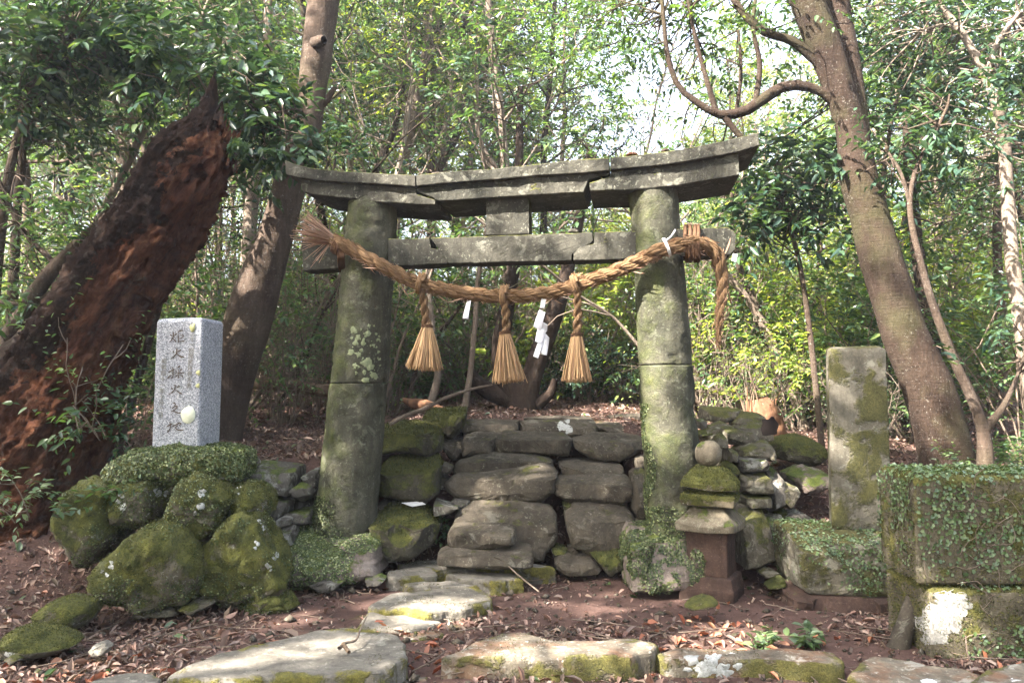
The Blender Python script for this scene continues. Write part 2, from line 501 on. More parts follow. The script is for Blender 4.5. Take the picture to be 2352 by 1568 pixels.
def granite_mat():
    s = NT('granite')
    c = s.coord(rnd=False)
    v = s.n('TexVoronoi', {'Vector': c, 'Scale': 150.0}).outputs['Color']
    sp = s.n('SeparateColor', {0: v}).outputs[0]
    col = s.ramp(sp, [(0.0, (0.10, 0.11, 0.13)), (0.35, (0.24, 0.25, 0.285)), (0.7, (0.34, 0.35, 0.39)), (1.0, (0.52, 0.525, 0.56))])
    col = s.mix(0.4, col, s.ramp(s.noise(c, 45, 4, 0.7), [(0.3, 0.55), (0.7, 1.0)]), 'MULTIPLY')
    col = s.mix(0.35, col, s.ramp(s.noise(c, 2.5, 4, 0.6), [(0.3, 0.65), (0.65, 1.0)]), 'MULTIPLY')
    return s.finish(col, 0.75, s.noise(c, 160, 2), 0.002, 0.3, 0.3)
M['granite'] = granite_mat()
def plain(name, c1, c2, scale=20, rough=0.9, bump=0.3, stretch=None, dist=0.006):
    s = NT(name)
    c = s.coord(stretch)
    n = s.noise(c, scale, 6, 0.65)
    return s.finish(s.ramp(n, [(0.3, c1), (0.7, c2)]), rough, n, dist, bump, 0.15)
M['hollow_shade'] = plain('black_hollow_shade', (0.004, 0.003, 0.003), (0.012, 0.008, 0.007), 20)  # near black, stands in for the darkness inside a hole
M['ink'] = plain('carved_ink', (0.03, 0.02, 0.012), (0.085, 0.05, 0.022), 60)
M['ink_pale'] = plain('worn_carving', (0.16, 0.15, 0.13), (0.27, 0.26, 0.25), 60)
M['lichen_pale'] = plain('pale_round_lichen', (0.50, 0.52, 0.40), (0.64, 0.65, 0.53), 25)
M['lichen_yellow'] = plain('yellow_lichen', (0.36, 0.36, 0.16), (0.46, 0.45, 0.25), 40)
M['lichen_mint'] = plain('mint_lichen', (0.115, 0.135, 0.075), (0.215, 0.24, 0.145), 40)
M['lichen_white'] = plain('white_lichen', (0.16, 0.165, 0.15), (0.40, 0.405, 0.395), 60)

def bark_mat(name, c1, c2, c3, spots=0.3, stretch=(1, 1, 0.3), green=0.0):
    s = NT(name)
    c = s.coord(stretch)
    c0 = s.coord()
    big = s.noise(c, 2.6, 7, 0.66, 0.4)
    fine = s.noise(c, 34, 6, 0.75)
    ring = s.noise(s.n('Mapping', {'Vector': c0, 'Scale': (1, 1, 7)}).outputs[0], 7, 5, 0.7)
    col = s.ramp(big, [(0.3, c1), (0.52, c2), (0.74, c3)])
    col = s.mix(0.7, col, s.ramp(fine, [(0.3, 0.42), (0.62, 1.0)]), 'MULTIPLY')
    col = s.mix(0.45, col, s.ramp(ring, [(0.34, 0.5), (0.6, 1.0)]), 'MULTIPLY')
    col = s.mix(s.ramp(s.noise(c, 1.3, 6, 0.7), [(0.54, 0.0), (0.66, 0.55)]), col, c1)
    sp = s.noise(c0, 48, 4, 0.75)
    spa = s.noise(c0, 3, 3, 0.6)
    col = s.mix(s.math('MULTIPLY', s.ramp(sp, [(0.60, 0.0), (0.65, spots * 1.6)]), s.ramp(spa, [(0.4, 0.15), (0.62, 1.0)])), col, (0.33, 0.315, 0.27))
    if green:
        g = s.noise(c0, 1.6, 5, 0.6)
        col = s.mix(s.ramp(g, [(0.48, 0.0), (0.62, green)]), col, (0.06, 0.066, 0.026))
    h = s.math('ADD', s.math('ADD', fine, s.math('MULTIPLY', big, 0.6)), s.math('MULTIPLY', ring, .5))
    return s.finish(col, 0.93, h, 0.025, 0.85, 0.12)
M['bark'] = bark_mat('smooth_bark', (0.038, 0.026, 0.019), (0.082, 0.059, 0.045), (0.135, 0.106, 0.084), green=.12)
M['bark_red'] = bark_mat('reddish_bark', (0.020, 0.013, 0.010), (0.043, 0.029, 0.021), (0.072, 0.055, 0.042), spots=0.28, green=0.3)
M['bark_pale'] = bark_mat('pale_bark', (0.12, 0.088, 0.068), (0.22, 0.175, 0.138), (0.34, 0.285, 0.235), spots=0.4)
M['bark_dark'] = bark_mat('dark_bark', (0.018, 0.012, 0.009), (0.042, 0.029, 0.022), (0.08, 0.06, 0.045), spots=0.1)
M['twig'] = bark_mat('twig_bark', (0.11, 0.08, 0.062), (0.20, 0.152, 0.118), (0.31, 0.25, 0.20))
def rot_mat():
    s = NT('rotten_wood')
    c0 = s.coord(rnd=False)
    rot = s.n('Mapping', {'Vector': c0, 'Rotation': (0, R(-33), 0)}).outputs[0]     # grain follows the lean of the trunk
    c = s.n('Mapping', {'Vector': rot, 'Scale': (1, 1, .22)}).outputs[0]
    n1 = s.noise(c, 5.5, 9, 0.72, 0.7)
    n3 = s.noise(c, 30, 7, 0.78)
    n4 = s.noise(c0, 13, 7, 0.8)
    x = s.n('SeparateXYZ', {0: rot}).outputs[0]
    n2 = s.math('ADD', s.math('MULTIPLY', s.noise(c0, 1.9, 6, 0.68), 1.3), s.math('MULTIPLY', x, -1.1))
    col = s.ramp(n1, [(0.32, (0.012, 0.007, 0.006)), (0.43, (0.085, 0.035, 0.021)), (0.57, (0.15, 0.066, 0.038)), (0.74, (0.26, 0.145, 0.088))])
    dark = s.mix(n4, (0.008, 0.006, 0.005), (0.05, 0.035, 0.028))
    col = s.mix(s.ramp(n2, [(0.96, 0.0), (1.12, 0.9)]), col, dark)
    col = s.mix(s.ramp(s.noise(c0, 3.3, 7, 0.75), [(0.56, 0.0), (0.66, 0.75)]), col, s.mix(n3, (0.05, 0.045, 0.038), (0.15, 0.135, 0.115)))
    col = s.mix(0.75, col, s.ramp(n3, [(0.34, 0.3), (0.62, 1.0)]), 'MULTIPLY')
    col = s.mix(0.5, col, s.ramp(n4, [(0.36, 0.45), (0.6, 1.0)]), 'MULTIPLY')
    return s.finish(col, 0.97, s.math('ADD', n1, s.math('ADD', s.math('MULTIPLY', n3, 0.6), s.math('MULTIPLY', n4, .5))), 0.07, 1.0, 0.05)
M['rot'] = rot_mat()
M['orange_wood'] = plain('fresh_orange_wood', (0.045, 0.022, 0.013), (0.185, 0.098, 0.055), 15, stretch=(1, 1, 0.2), dist=0.02)
M['split_wood'] = plain('split_wood', (0.06, 0.037, 0.025), (0.2, 0.145, 0.10), 16, stretch=(1, 1, 0.2), dist=0.02)

def leaf_mat(name, cols, trans=0.45, gloss=0.42, tint=(1.3, 1.35, 0.5), bright=0.85):
    s = NT(name)
    g = s.n('NewGeometry')
    r = g.outputs['Random Per Island']
    oi = s.n('ObjectInfo').outputs['Random']
    rr = s.math('FRACT', s.math('ADD', r, s.math('MULTIPLY', oi, 0.37)))
    k = len(cols)
    col = s.ramp(rr, [(i / max(1, k - 1), c) for i, c in enumerate(cols)])
    hs = s.n('HueSaturation', {'Color': col, 'Value': s.math('ADD', s.math('MULTIPLY', oi, 0.5), bright)}).outputs[0]
    p = s.n('BsdfPrincipled', {'Base Color': hs, 'Roughness': gloss, 'Specular IOR Level': 0.5})
    tr = s.n('BsdfTranslucent', {'Color': s.mix(1.0, hs, tint, 'MULTIPLY')})
    mx = s.n('MixShader', {0: trans, 1: p.outputs[0], 2: tr.outputs[0]})
    s.t.links.new(mx.outputs[0], s.out.inputs[0])
    return s.m
M['leaf'] = leaf_mat('evergreen_leaf', [(0.024, 0.054, 0.03), (0.05, 0.095, 0.04), (0.085, 0.14, 0.045), (0.05, 0.095, 0.065), (0.13, 0.175, 0.05)], gloss=.33)
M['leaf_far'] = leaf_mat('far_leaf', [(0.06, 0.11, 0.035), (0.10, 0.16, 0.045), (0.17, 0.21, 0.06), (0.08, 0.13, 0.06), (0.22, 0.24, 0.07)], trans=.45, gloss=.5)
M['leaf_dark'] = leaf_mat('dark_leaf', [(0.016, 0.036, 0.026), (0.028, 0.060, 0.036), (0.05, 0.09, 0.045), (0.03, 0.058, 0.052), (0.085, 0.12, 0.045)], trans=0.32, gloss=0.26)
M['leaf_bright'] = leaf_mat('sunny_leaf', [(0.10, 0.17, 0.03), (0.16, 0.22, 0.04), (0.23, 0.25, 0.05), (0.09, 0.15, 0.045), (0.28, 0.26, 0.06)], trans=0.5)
M['leaf_ivy'] = leaf_mat('ivy_leaf', [(0.032, 0.062, 0.02), (0.06, 0.098, 0.032), (0.10, 0.14, 0.055), (0.07, 0.11, 0.07), (0.15, 0.19, 0.10)], trans=0.2, gloss=0.4)
M['leaf_moss'] = leaf_mat('creeping_leaf', [(0.016, 0.03, 0.008), (0.032, 0.052, 0.013), (0.06, 0.08, 0.02), (0.03, 0.052, 0.02), (0.12, 0.14, 0.06), (0.2, 0.22, 0.11)], trans=0.25, gloss=0.5)
M['moss_fuzz'] = leaf_mat('moss_fuzz', [(0.018, 0.026, 0.008), (0.042, 0.05, 0.012), (0.085, 0.085, 0.020), (0.032, 0.028, 0.012), (0.125, 0.115, 0.035), (0.03, 0.045, 0.012)], trans=0.3, gloss=0.9)
M['leaf_dead'] = leaf_mat('fallen_leaf', [(0.07, 0.038, 0.028), (0.14, 0.08, 0.058), (0.22, 0.135, 0.105), (0.11, 0.05, 0.033), (0.30, 0.22, 0.175), (0.06, 0.036, 0.03), (0.17, 0.12, 0.085), (0.09, 0.06, 0.045)], trans=0.12, gloss=0.6, tint=(1, 0.8, 0.6))
M['leaf_orange'] = leaf_mat('orange_fallen_leaf', [(0.30, 0.09, 0.045), (0.38, 0.16, 0.08), (0.24, 0.07, 0.04), (0.42, 0.23, 0.13)], trans=0.15, gloss=0.6, tint=(1, 0.7, 0.5))

def rope_mat(name, c1, c2, c3, fib=9.0):
    s = NT(name)
    uv = s.n('TexCoord').outputs['UV']
    c = s.n('Mapping', {'Vector': uv, 'Scale': (3.0, fib, 1.0)}).outputs[0]
    n = s.noise(c, 1.6, 6, 0.75, 0.25)
    big = s.noise(s.coord(rnd=False), 5.0, 3)
    col = s.ramp(n, [(0.34, c1), (0.52, c2), (0.70, c3)])
    col = s.mix(0.5, col, s.ramp(big, [(0.3, 0.6), (0.65, 1.0)]), 'MULTIPLY')
    return s.finish(col, 0.92, n, 0.02, 1.0, 0.08)
M['rope'] = rope_mat('straw_rope', (0.08, 0.044, 0.022), (0.235, 0.145, 0.078), (0.38, 0.265, 0.165))
M['rope_dark'] = rope_mat('coir_cord', (0.05, 0.026, 0.015), (0.135, 0.075, 0.044), (0.24, 0.15, 0.092))
M['straw'] = leaf_mat('tassel_straw', [(0.25, 0.15, 0.068), (0.35, 0.22, 0.105), (0.19, 0.10, 0.047), (0.42, 0.28, 0.145), (0.30, 0.17, 0.075)], trans=0.1, gloss=0.7, tint=(1, 0.8, 0.5))
M['straw_brown'] = leaf_mat('weathered_straw', [(0.13, 0.07, 0.045), (0.2, 0.115, 0.075), (0.28, 0.175, 0.115), (0.16, 0.085, 0.05)], trans=0.1, gloss=0.7, tint=(1, 0.8, 0.5))
M['paper'] = leaf_mat('white_paper', [(0.74, 0.74, 0.80), (0.80, 0.80, 0.84)], trans=0.3, gloss=0.7, tint=(1, 1, 1))
M['cord_white'] = plain('white_cord', (0.5, 0.5, 0.5), (0.68, 0.67, 0.66), 50)

def soil_mat():
    s = NT('forest_soil')
    c = s.n('TexCoord').outputs['Object']
    big = s.noise(c, 0.9, 5, 0.6)
    med = s.noise(c, 7, 7, 0.7)
    fine = s.noise(c, 60, 5, 0.75)
    col = s.ramp(big, [(0.3, (0.058, 0.035, 0.029)), (0.7, (0.115, 0.070, 0.058))])
    col = s.mix(0.6, col, s.ramp(med, [(0.3, 0.55), (0.66, 1.0)]), 'MULTIPLY')
    col = s.mix(0.5, col, s.ramp(fine, [(0.3, 0.2), (0.7, 0.8)]), 'OVERLAY')
    mo = s.ramp(s.noise(c, 1.9, 5, 0.65), [(0.6, 0.0), (0.68, 0.45)])
    col = s.mix(mo, col, (0.075, 0.08, 0.025))
    h = s.math('ADD', s.math('MULTIPLY', fine, 0.5), med)
    return s.finish(col, 0.97, h, 0.03, 0.8, 0.1)
M['soil'] = soil_mat()
# ------------------------------------------------------------------ the ground
XS = [-40, -4.2, -3.0, -2.25, -2.0, -1.25, -1.05, 0.9, 1.1, 1.8, 2.1, 3.2, 40]
Y0 = [4.9, 4.9, 4.95, 5.5, 6.25, 6.35, 6.45, 6.45, 6.3, 6.0, 5.8, 5.5, 5.5]
WW = [2.4, 2.4, 2.6, 1.6, 0.5, 0.5, 1.7, 1.7, 1.3, 1.6, 2.5, 2.4, 2.4]
TOPZ = [1.0, 1.0, 1.0, 0.9, 0.85, 0.9, 1.12, 1.12, 1.1, 1.05, 1.0, 0.9, 0.9]
def ground_h(x, y):
    x = np.asarray(x, float); y = np.asarray(y, float)
    y0, w, tz = np.interp(x, XS, Y0), np.interp(x, XS, WW), np.interp(x, XS, TOPZ)
    t = np.clip((y - y0) / w, 0, 1)
    h = tz * (0.35 * t + 0.65 * t * t * (3 - 2 * t))
    h = h + np.clip(y - y0 - w, 0, 3) * 0.09
    far = np.clip(y - 12, 0, 60)
    side = np.clip((2.0 - x) / 8.0, 0.12, 1.0)
    side = np.maximum(side, np.clip((x - 5.5) / 10.0, 0, 0.7))
    h = h + far * 0.17 * side
    h = h - 0.28 * np.clip((3.75 - y) / 0.35, 0, 1)
    return h
def gz(x, y):
    return float(ground_h(x, y))
def bump_h(x, y):
    p = np.stack([x * 1.3, y * 1.3, np.zeros_like(x)], 1)
    q = np.stack([x * 6, y * 6, np.zeros_like(x) + 3], 1)
    return fbm(p, 3, 11) * 0.045 * np.clip((y - 2) / 5 + 0.25, 0.2, 1.6) + fbm(q, 2, 12) * 0.008
xa = np.concatenate([np.linspace(-60, -5, 34)[:-1], np.linspace(-5, 5, 170)[:-1], np.linspace(5, 60, 34)])
ya = np.concatenate([np.linspace(-30, 3.2, 16)[:-1], np.linspace(3.2, 10, 130)[:-1], np.linspace(10, 22, 40)[:-1], np.linspace(22, 90, 26)])
gx, gy = np.meshgrid(xa, ya)
gxr, gyr = gx.ravel(), gy.ravel()
gv = np.stack([gxr, gyr, ground_h(gxr, gyr) + bump_h(gxr, gyr)], 1)
nx, ny = len(xa), len(ya)
ii = (np.arange(ny - 1)[:, None] * nx + np.arange(nx - 1)[None, :]).ravel()
ground = obj('ground', gv, np.stack([ii, ii + 1, ii + nx + 1, ii + nx], 1), M['soil'], kind='structure')

# ------------------------------------------------------------------ pixel-crop converters (outlines were measured on enlarged crops)
def c7(x, y): return (826.9 + x * .3164, 882 + y * .3164)
def cp(x, y): return (1433.3 + x * .3281, 882 + y * .3281)
def cl(x, y): return (551.25 + x * .2461, 973.9 + y * .2461)
def cc(x, y): return (x * .2930, 872.8 + y * .2930)
def b0(x, y): return (x * .35156, 1017.06 + y * .35156)
def b8(x, y): return (735 + x * .35156, 1017.06 + y * .35156)
def b16(x, y): return (1525.1 + x * .35156, 1017.06 + y * .35156)
def idt(x, y): return (x, y)
seedc = [100]
def rock(parent, conv, pts, Y, T, mat, p=3.2, amp=None, cuts=3, name='stone', label=None, tilt=0.0):
    seedc[0] += 1
    W = [P(*conv(*q), Y) for q in pts]
    crisp = mat != 'cairn'
    V, Fs = rock_geo(W, T, seedc[0], p, amp, cuts, tilt=tilt if cuts else -.22, crisp=crisp)
    o = obj(name, V, Fs, M[mat], parent, smooth=not crisp)
    if label: o['label'] = label
    return o
def slab(parent, conv, pts, z, h, mat, amp=0.012, name='stone', label=None, r=0.03):
    seedc[0] += 1
    W = [G(*conv(*q), z) for q in pts]
    V, Fs, rim = slab_geo(W, h, seedc[0], amp, r=r, jit=.02 if name == 'paving_stone' else .05)
    o = obj(name, V, Fs, M[mat], parent, smooth=False)
    at = o.data.attributes.new('rim', 'FLOAT', 'POINT')
    at.data.foreach_set('value', rim.astype(np.float32))
    if label: o['label'] = label
    return o
def loose(name, label, cat, conv, pts, Y, T, mat, group=None, **kw):
    W = np.array([P(*conv(*q), Y) for q in pts])
    seedc[0] += 1
    crisp = mat != 'cairn'
    V, Fs = rock_geo(W, T, seedc[0], kw.get('p', 2.8), kw.get('amp'), kw.get('cuts', 3), crisp=crisp)
    b = np.array([W[:, 0].mean(), Y, W[:, 2].min()])
    o = obj(name, V, Fs, M[mat], None, b, smooth=not crisp)
    return tag(o, label, cat, group)

# ------------------------------------------------------------------ the stone steps behind the gate
steps = thing('stone_steps', 'rough stone steps climbing behind the gate between its two pillars', 'steps', (0.0, 6.5, 0.0))
ST = [
 ([(450,205),(520,175),(770,165),(780,190),(765,290),(690,385),(600,378),(500,290),(448,232)], 7.65, .5, 'step_moss'),
 ([(735,270),(800,255),(1150,265),(1157,340),(1000,362),(780,358),(738,342)], 7.85, .5, 'step'),
 ([(1158,268),(1400,247),(1700,250),(1712,300),(1700,390),(1540,397),(1380,380),(1165,345)], 7.8, .5, 'step'),
 ([(1712,285),(1960,265),(2012,320),(2003,360),(1850,368),(1718,348)], 7.8, .5, 'step'),
 ([(1800,228),(2020,212),(2120,230),(2100,265),(1830,264)], 8.2, .4, 'step'),
 ([(1190,244),(1380,230),(1690,238),(1692,256),(1400,262),(1200,264)], 8.1, .5, 'step'),
 ([(135,310),(260,265),(440,275),(575,310),(602,420),(592,490),(520,502),(300,482),(135,512),(125,420)], 7.05, .7, 'step_moss'),
 ([(590,402),(740,395),(760,450),(740,522),(680,552),(615,475)], 7.45, .4, 'step'),
 ([(765,372),(850,348),(1012,358),(990,420),(975,492),(840,502),(748,518),(745,440)], 7.4, .55, 'step'),
 ([(990,402),(1030,335),(1200,350),(1490,352),(1532,400),(1527,470),(1480,515),(1300,492),(990,488)], 7.4, .55, 'step'),
 ([(1535,402),(1640,370),(1700,350),(1900,358),(2040,370),(2040,470),(1860,552),(1700,542),(1590,492),(1540,440)], 7.35, .6, 'step'),
 ([(675,600),(720,548),(900,493),(1260,493),(1400,545),(1395,600),(1200,660),(900,670),(690,650)], 7.15, .6, 'step'),
 ([(1440,562),(1560,540),(1880,568),(1892,630),(1780,665),(1500,665),(1450,630)], 7.15, .6, 'step'),
 ([(618,720),(700,640),(900,636),(1200,590),(1330,573),(1422,620),(1402,760),(1292,852),(1000,842),(800,822),(690,792)], 6.85, .6, 'step'),
 ([(1398,690),(1480,662),(1750,638),(1962,668),(1972,790),(1850,852),(1500,842),(1408,782)], 6.82, .6, 'step'),
 ([(130,620),(200,540),(320,518),(560,520),(592,590),(582,780),(500,832),(300,802),(150,772),(112,700)], 6.75, .8, 'step_moss'),
 ([(1975,640),(2065,618),(2090,960),(2000,978),(1958,880)], 6.6, .5, 'step'),
 ([(678,960),(735,870),(850,838),(1100,848),(1392,888),(1424,930),(1412,1130),(1362,1185),(1340,1245),(1200,1255),(690,1240)], 6.5, .6, 'step'),
 ([(1488,930),(1560,870),(1750,852),(1922,880),(1984,970),(1935,1120),(1800,1205),(1640,1195),(1510,1120)], 6.5, .7, 'step'),
 ([(95,970),(200,870),(330,858),(500,910),(592,1000),(562,1110),(400,1215),(250,1220),(140,1110)], 6.42, .8, 'step_moss'),
 ([(543,835),(590,850),(720,890),(640,930),(543,945)], 6.45, .3, 'wall'),
 ([(648,865),(710,798),(790,820),(815,862),(700,895)], 6.65, .3, 'wall'),
 ([(1468,868),(1560,838),(1610,862),(1540,910),(1480,906)], 6.7, .3, 'step_moss'),
 ([(1228,872),(1280,848),(1318,880),(1270,900)], 6.7, .2, 'step'),
 ([(638,1085),(680,1022),(1080,1018),(1128,1050),(1122,1130),(900,1180),(650,1185)], 6.08, .36, 'step'),
 ([(1405,1255),(1500,1228),(1650,1228),(1742,1300),(1722,1345),(1500,1360),(1425,1320)], 6.2, .4, 'step'),
 ([(1655,1195),(1850,1158),(1922,1210),(1934,1290),(1800,1365),(1735,1300)], 6.22, .45, 'step_moss'),
 ([(570,1222),(640,1188),(860,1163),(1240,1176),(1278,1215),(1262,1290),(1000,1305),(680,1300),(572,1290)], 5.98, .40, 'step'),
 ([(1385,1180),(1430,1165),(1500,1190),(1490,1225),(1400,1225)], 6.35, .25, 'step_moss'),
 ([(1505,1180),(1560,1165),(1585,1205),(1530,1225)], 6.3, .22, 'step'),
 ([(200,1220),(300,1225),(290,1270),(215,1275)], 6.15, .22, 'wall'),
 ([(20,760),(110,700),(115,860),(60,900)], 6.55, .4, 'step'), ([(60,930),(180,830),(270,840),(180,900),(100,960)], 6.6, .4, 'step'),
 ([(590,560),(680,600),(660,640),(600,640)], 6.95, .3, 'step'), ([(590,640),(640,680),(610,760),(585,740)], 6.95, .3, 'step'),
 ([(2000,540),(2060,520),(2080,600),(2010,610)], 6.9, .3, 'step'), ([(1970,990),(2080,980),(2080,1040),(1960,1050)], 6.35, .3, 'step'),
]
for pts, Y, T, mt in ST:
    rock(steps, c7, pts, Y, T, mt, p=3.6, amp=0.055, cuts=4)
# earth packed behind and between the step stones
o = loose('fill', None, None, c7, [(100,640),(300,330),(900,300),(2050,300),(2090,1100),(1900,1180),(1420,1200),(700,1200),(150,1180)], 8.1, 1.0, 'step_moss') if False else None
# white lichen blotch on the top step
def blot(name, parent, conv, pts, Y, mat, push=0.0, n=40, jag=0.16, seed=0):
    W = np.array([P(*conv(*q), Y) for q in pts])
    s = smooth_closed(W, n)
    c = s.mean(0)
    s = c + (s - c) * (1 + fbm(s * 40 + seed, 3, seed) * jag)[:, None]
    V = np.vstack([s + [0, 0.0, 0], c + (s - c) * 0.93 + [0, -0.004, 0], [c + [0, -0.005, 0]]])
    Fs = [(i, (i + 1) % n, n + (i + 1) % n, n + i) for i in range(n)] + [(n + i, n + (i + 1) % n, 2 * n) for i in range(n)]
    return obj(name, V, Fs, M[mat], parent)
def ray_hit_y(objs, u, v):
    """depth of the first of objs met along a pixel's ray"""
    d = Vector(ray(u, v))
    best = None
    for o in objs:
        mw = origin_of(o)
        ok, loc, nr, i = o.ray_cast(Vector((0, 0, EYE)) - Vector(mw), d.normalized())
        if ok:
            y = loc.y + mw[1]
            if best is None or y < best: best = y
    return best
def patch(name, parent, objs, outline, mat, n=36, jag=0.2, seed=1, rings=4):
    """a thin crust that follows the surface of objs (lichen)"""
    s = smooth_closed(np.array(outline, float), n)
    c = s.mean(0)
    s = c + (s - c) * (1 + fbm(np.c_[s * 0.08, np.zeros(n)] + seed, 3, seed) * jag * 2)[:, None]
    pts = [c]
    for k in range(1, rings + 1):
        pts += list(c + (s - c) * k / rings)
    V, last = [], ray_hit_y(objs, *c) or 6
    for j, q in enumerate(pts):
        y = ray_hit_y(objs, *q)
        if y is None or abs(y - last) > 0.15: y = last
        last = y
        V.append(P(q[0], q[1], y - (0.006 if j <= n * (rings - 1) else 0.0015)))
    Fs = [(0, 1 + i, 1 + (i + 1) % n) for i in range(n)]
    for k in range(rings - 1):
        a = 1 + k * n
        Fs += [(a + i, a + n + i, a + n + (i + 1) % n, a + (i + 1) % n) for i in range(n)]
    return obj(name, np.array(V), Fs, M[mat], parent)
def crust(name, parent, objs, poly, mat, n, seed, jag=.35, rmin=.10, rmax=.24):
    rl = np.random.default_rng(seed)
    poly = np.array(poly, float); ctr = poly.mean(0); ext = np.ptp(poly, 0)
    for e in range(n):
        i = rl.integers(0, len(poly))
        c_ = ctr + (poly[i] - ctr) * math.sqrt(rl.uniform()) * .85
        rad = ext.min() * rl.uniform(rmin, rmax) * 1.3
        patch(name, parent, objs, [c_ + rad * rl.uniform(.5, 1.4) * np.array([math.cos(t_) * 1.3, math.sin(t_)]) for t_ in np.linspace(0, 6.28, 10)[:-1]], mat, n=22, jag=jag, seed=seed * 7 + e, rings=2)
crust('lichen', steps, list(steps.children), [c7(*q) for q in [(1440,285),(1500,262),(1575,280),(1572,325),(1520,345),(1460,318)]], 'lichen_white', 9, 4)

# ------------------------------------------------------------------ stepping stones of the path
path = thing('stone_path', None, None, (0.0, 5.3, 0.0), kind='structure')
slab(path, c7, [(270,1308),(420,1283),(830,1266),(1100,1283),(1400,1318),(1412,1336),(1150,1330),(900,1335),(560,1348),(330,1330)], .105, .16, 'slab', name='paving_stone')
slab(path, c7, [(195,1352),(330,1333),(545,1328),(552,1382),(320,1398),(200,1390)], .108, .17, 'slab', name='paving_stone')
slab(path, c7, [(610,1368),(700,1348),(1000,1365),(1165,1378),(1178,1400),(980,1425),(720,1400)], .11, .16, 'slab', name='paving_stone')
slab(path, c7, [(318,1446),(400,1436),(700,1424),(880,1408),(978,1428),(972,1448),(840,1458),(560,1468),(330,1470)], .07, .14, 'slab', name='paving_stone')
slab(path, b8, [(308,1060),(400,1010),(500,975),(900,950),(1070,958),(1128,1010),(1110,1040),(950,1085),(830,1090),(700,1112),(560,1085),(440,1085)], .075, .15, 'slab', name='paving_stone')
slab(path, b8, [(228,1212),(310,1110),(440,1102),(560,1118),(800,1160),(700,1195),(580,1218),(400,1225)], .035, .08, 'slab', name='paving_stone')
slab(path, b8, [(535,1252),(640,1222),(780,1213),(805,1240),(700,1265),(600,1282)], .03, .06, 'edge', name='paving_stone')
slab(path, b8, [(500,1568),(560,1530),(690,1450),(730,1470),(720,1560),(640,1640)], .0, .3, 'edge', name='paving_stone')
# the row of big edging slabs in front
edging = thing('stone_edging', 'row of big weathered slabs along the front edge of the clearing', 'stone edging', (0.0, 4.1, 0.0))
slab(edging, idt, [(380,1562),(415,1534),(562,1485),(661,1462),(738,1444),(858,1447),(914,1461),(934,1490),(928,1510),(905,1532),(858,1545),(700,1556)], .12, .45, 'slab', name='edging_stone', r=.045)
slab(edging, idt, [(1011,1508),(1050,1492),(1083,1476),(1150,1453),(1199,1449),(1280,1466),(1368,1468),(1459,1460),(1508,1474),(1500,1492),(1438,1506),(1283,1512),(1087,1506)], .12, .45, 'edge', name='edging_stone', r=.035)
slab(edging, idt, [(1500,1494),(1560,1484),(1771,1486),(1912,1498),(1940,1518),(1912,1524),(1736,1510),(1530,1508)], .09, .45, 'edge', name='edging_stone', r=.03)
slab(edging, idt, [(1947,1548),(1975,1518),(2000,1503),(2073,1512),(2160,1530),(2232,1540),(2262,1566),(2150,1580),(2010,1576)], .07, .45, 'edge', name='edging_stone', r=.05)
slab(edging, idt, [(2225,1570),(2262,1538),(2310,1522),(2400,1512),(2480,1540),(2460,1590),(2300,1592)], .07, .45, 'edge', name='edging_stone', r=.05)
slab(edging, idt, [(150,1590),(215,1555),(270,1540),(330,1540),(372,1556),(360,1580),(280,1600)], .10, .40, 'slab', name='edging_stone', r=.05)
crust('lichen', edging, list(edging.children), [(1545,1525),(1580,1508),(1640,1512),(1690,1505),(1706,1530),(1680,1548),(1640,1545),(1600,1550),(1560,1540)], 'lichen_white', 18, 2)

# ------------------------------------------------------------------ mossy mound under the granite post
mound = thing('boulder_mound', 'mound of round mossy boulders that carries the inscribed granite post', 'boulder mound', (-2.2, 5.4, 0.0))
CAIRN = [
 ([(955,725),(1050,600),(1200,545),(1600,528),(1850,556),(1895,640),(1882,740),(1700,780),(1300,770),(1000,790)], 5.72, .75, 3.4),
 ([(568,1010),(650,830),(800,795),(930,830),(962,980),(962,1200),(850,1335),(740,1405),(640,1305),(578,1180)], 5.5, .6, 2.6),
 ([(978,800),(1100,748),(1300,750),(1352,800),(1352,960),(1250,1085),(1000,1105),(958,950)], 5.55, .55, 2.6),
 ([(1438,880),(1480,790),(1650,738),(1782,800),(1862,900),(1782,1100),(1650,1265),(1500,1185),(1428,1020)], 5.45, .6, 2.6),
 ([(1848,850),(1950,800),(2050,830),(2112,920),(2102,1030),(1950,1055),(1858,980)], 5.6, .5, 2.6),
 ([(838,1480),(960,1320),(1150,1180),(1350,1118),(1500,1180),(1602,1330),(1645,1500),(1565,1665),(1300,1725),(950,1665),(838,1560)], 5.25, .7, 2.6),
 ([(1638,1400),(1780,1180),(1900,1030),(2040,1060),(2112,1170),(2202,1360),(2244,1560),(2150,1685),(1900,1705),(1680,1625)], 5.4, .6, 2.6),
 ([(1348,800),(1440,733),(1530,760),(1455,855),(1370,875)], 5.62, .4, 2.6),
 ([(1350,900),(1440,880),(1440,1060),(1350,1080)], 5.75, .5, 2.6),
 ([(1380,1080),(1520,1150),(1700,1240),(1640,1400),(1500,1300)], 5.6, .5, 2.6),
]
for pts, Y, T, p in CAIRN:
    m_ = np.mean(pts, 0); pts = [tuple(m_ + (np.array(q) - m_) * 1.09) for q in pts]; p += .9; T *= 1.1
    rock(mound, cc, pts, Y, T, 'cairn', p=p, amp=None, cuts=2, name='boulder')
rock(mound, b0, [(1560,1040),(1640,985),(1800,950),(1900,990),(1945,1070),(1800,1120),(1600,1120)], 5.3, .3, 'cairn', name='boulder', p=2.4)
rock(mound, b0, [(900,1092),(1000,1050),(1100,1040),(1200,1070),(1185,1105),(920,1118)], 5.15, .25, 'pile', name='boulder', label='flat bare stone at the foot of the mound')
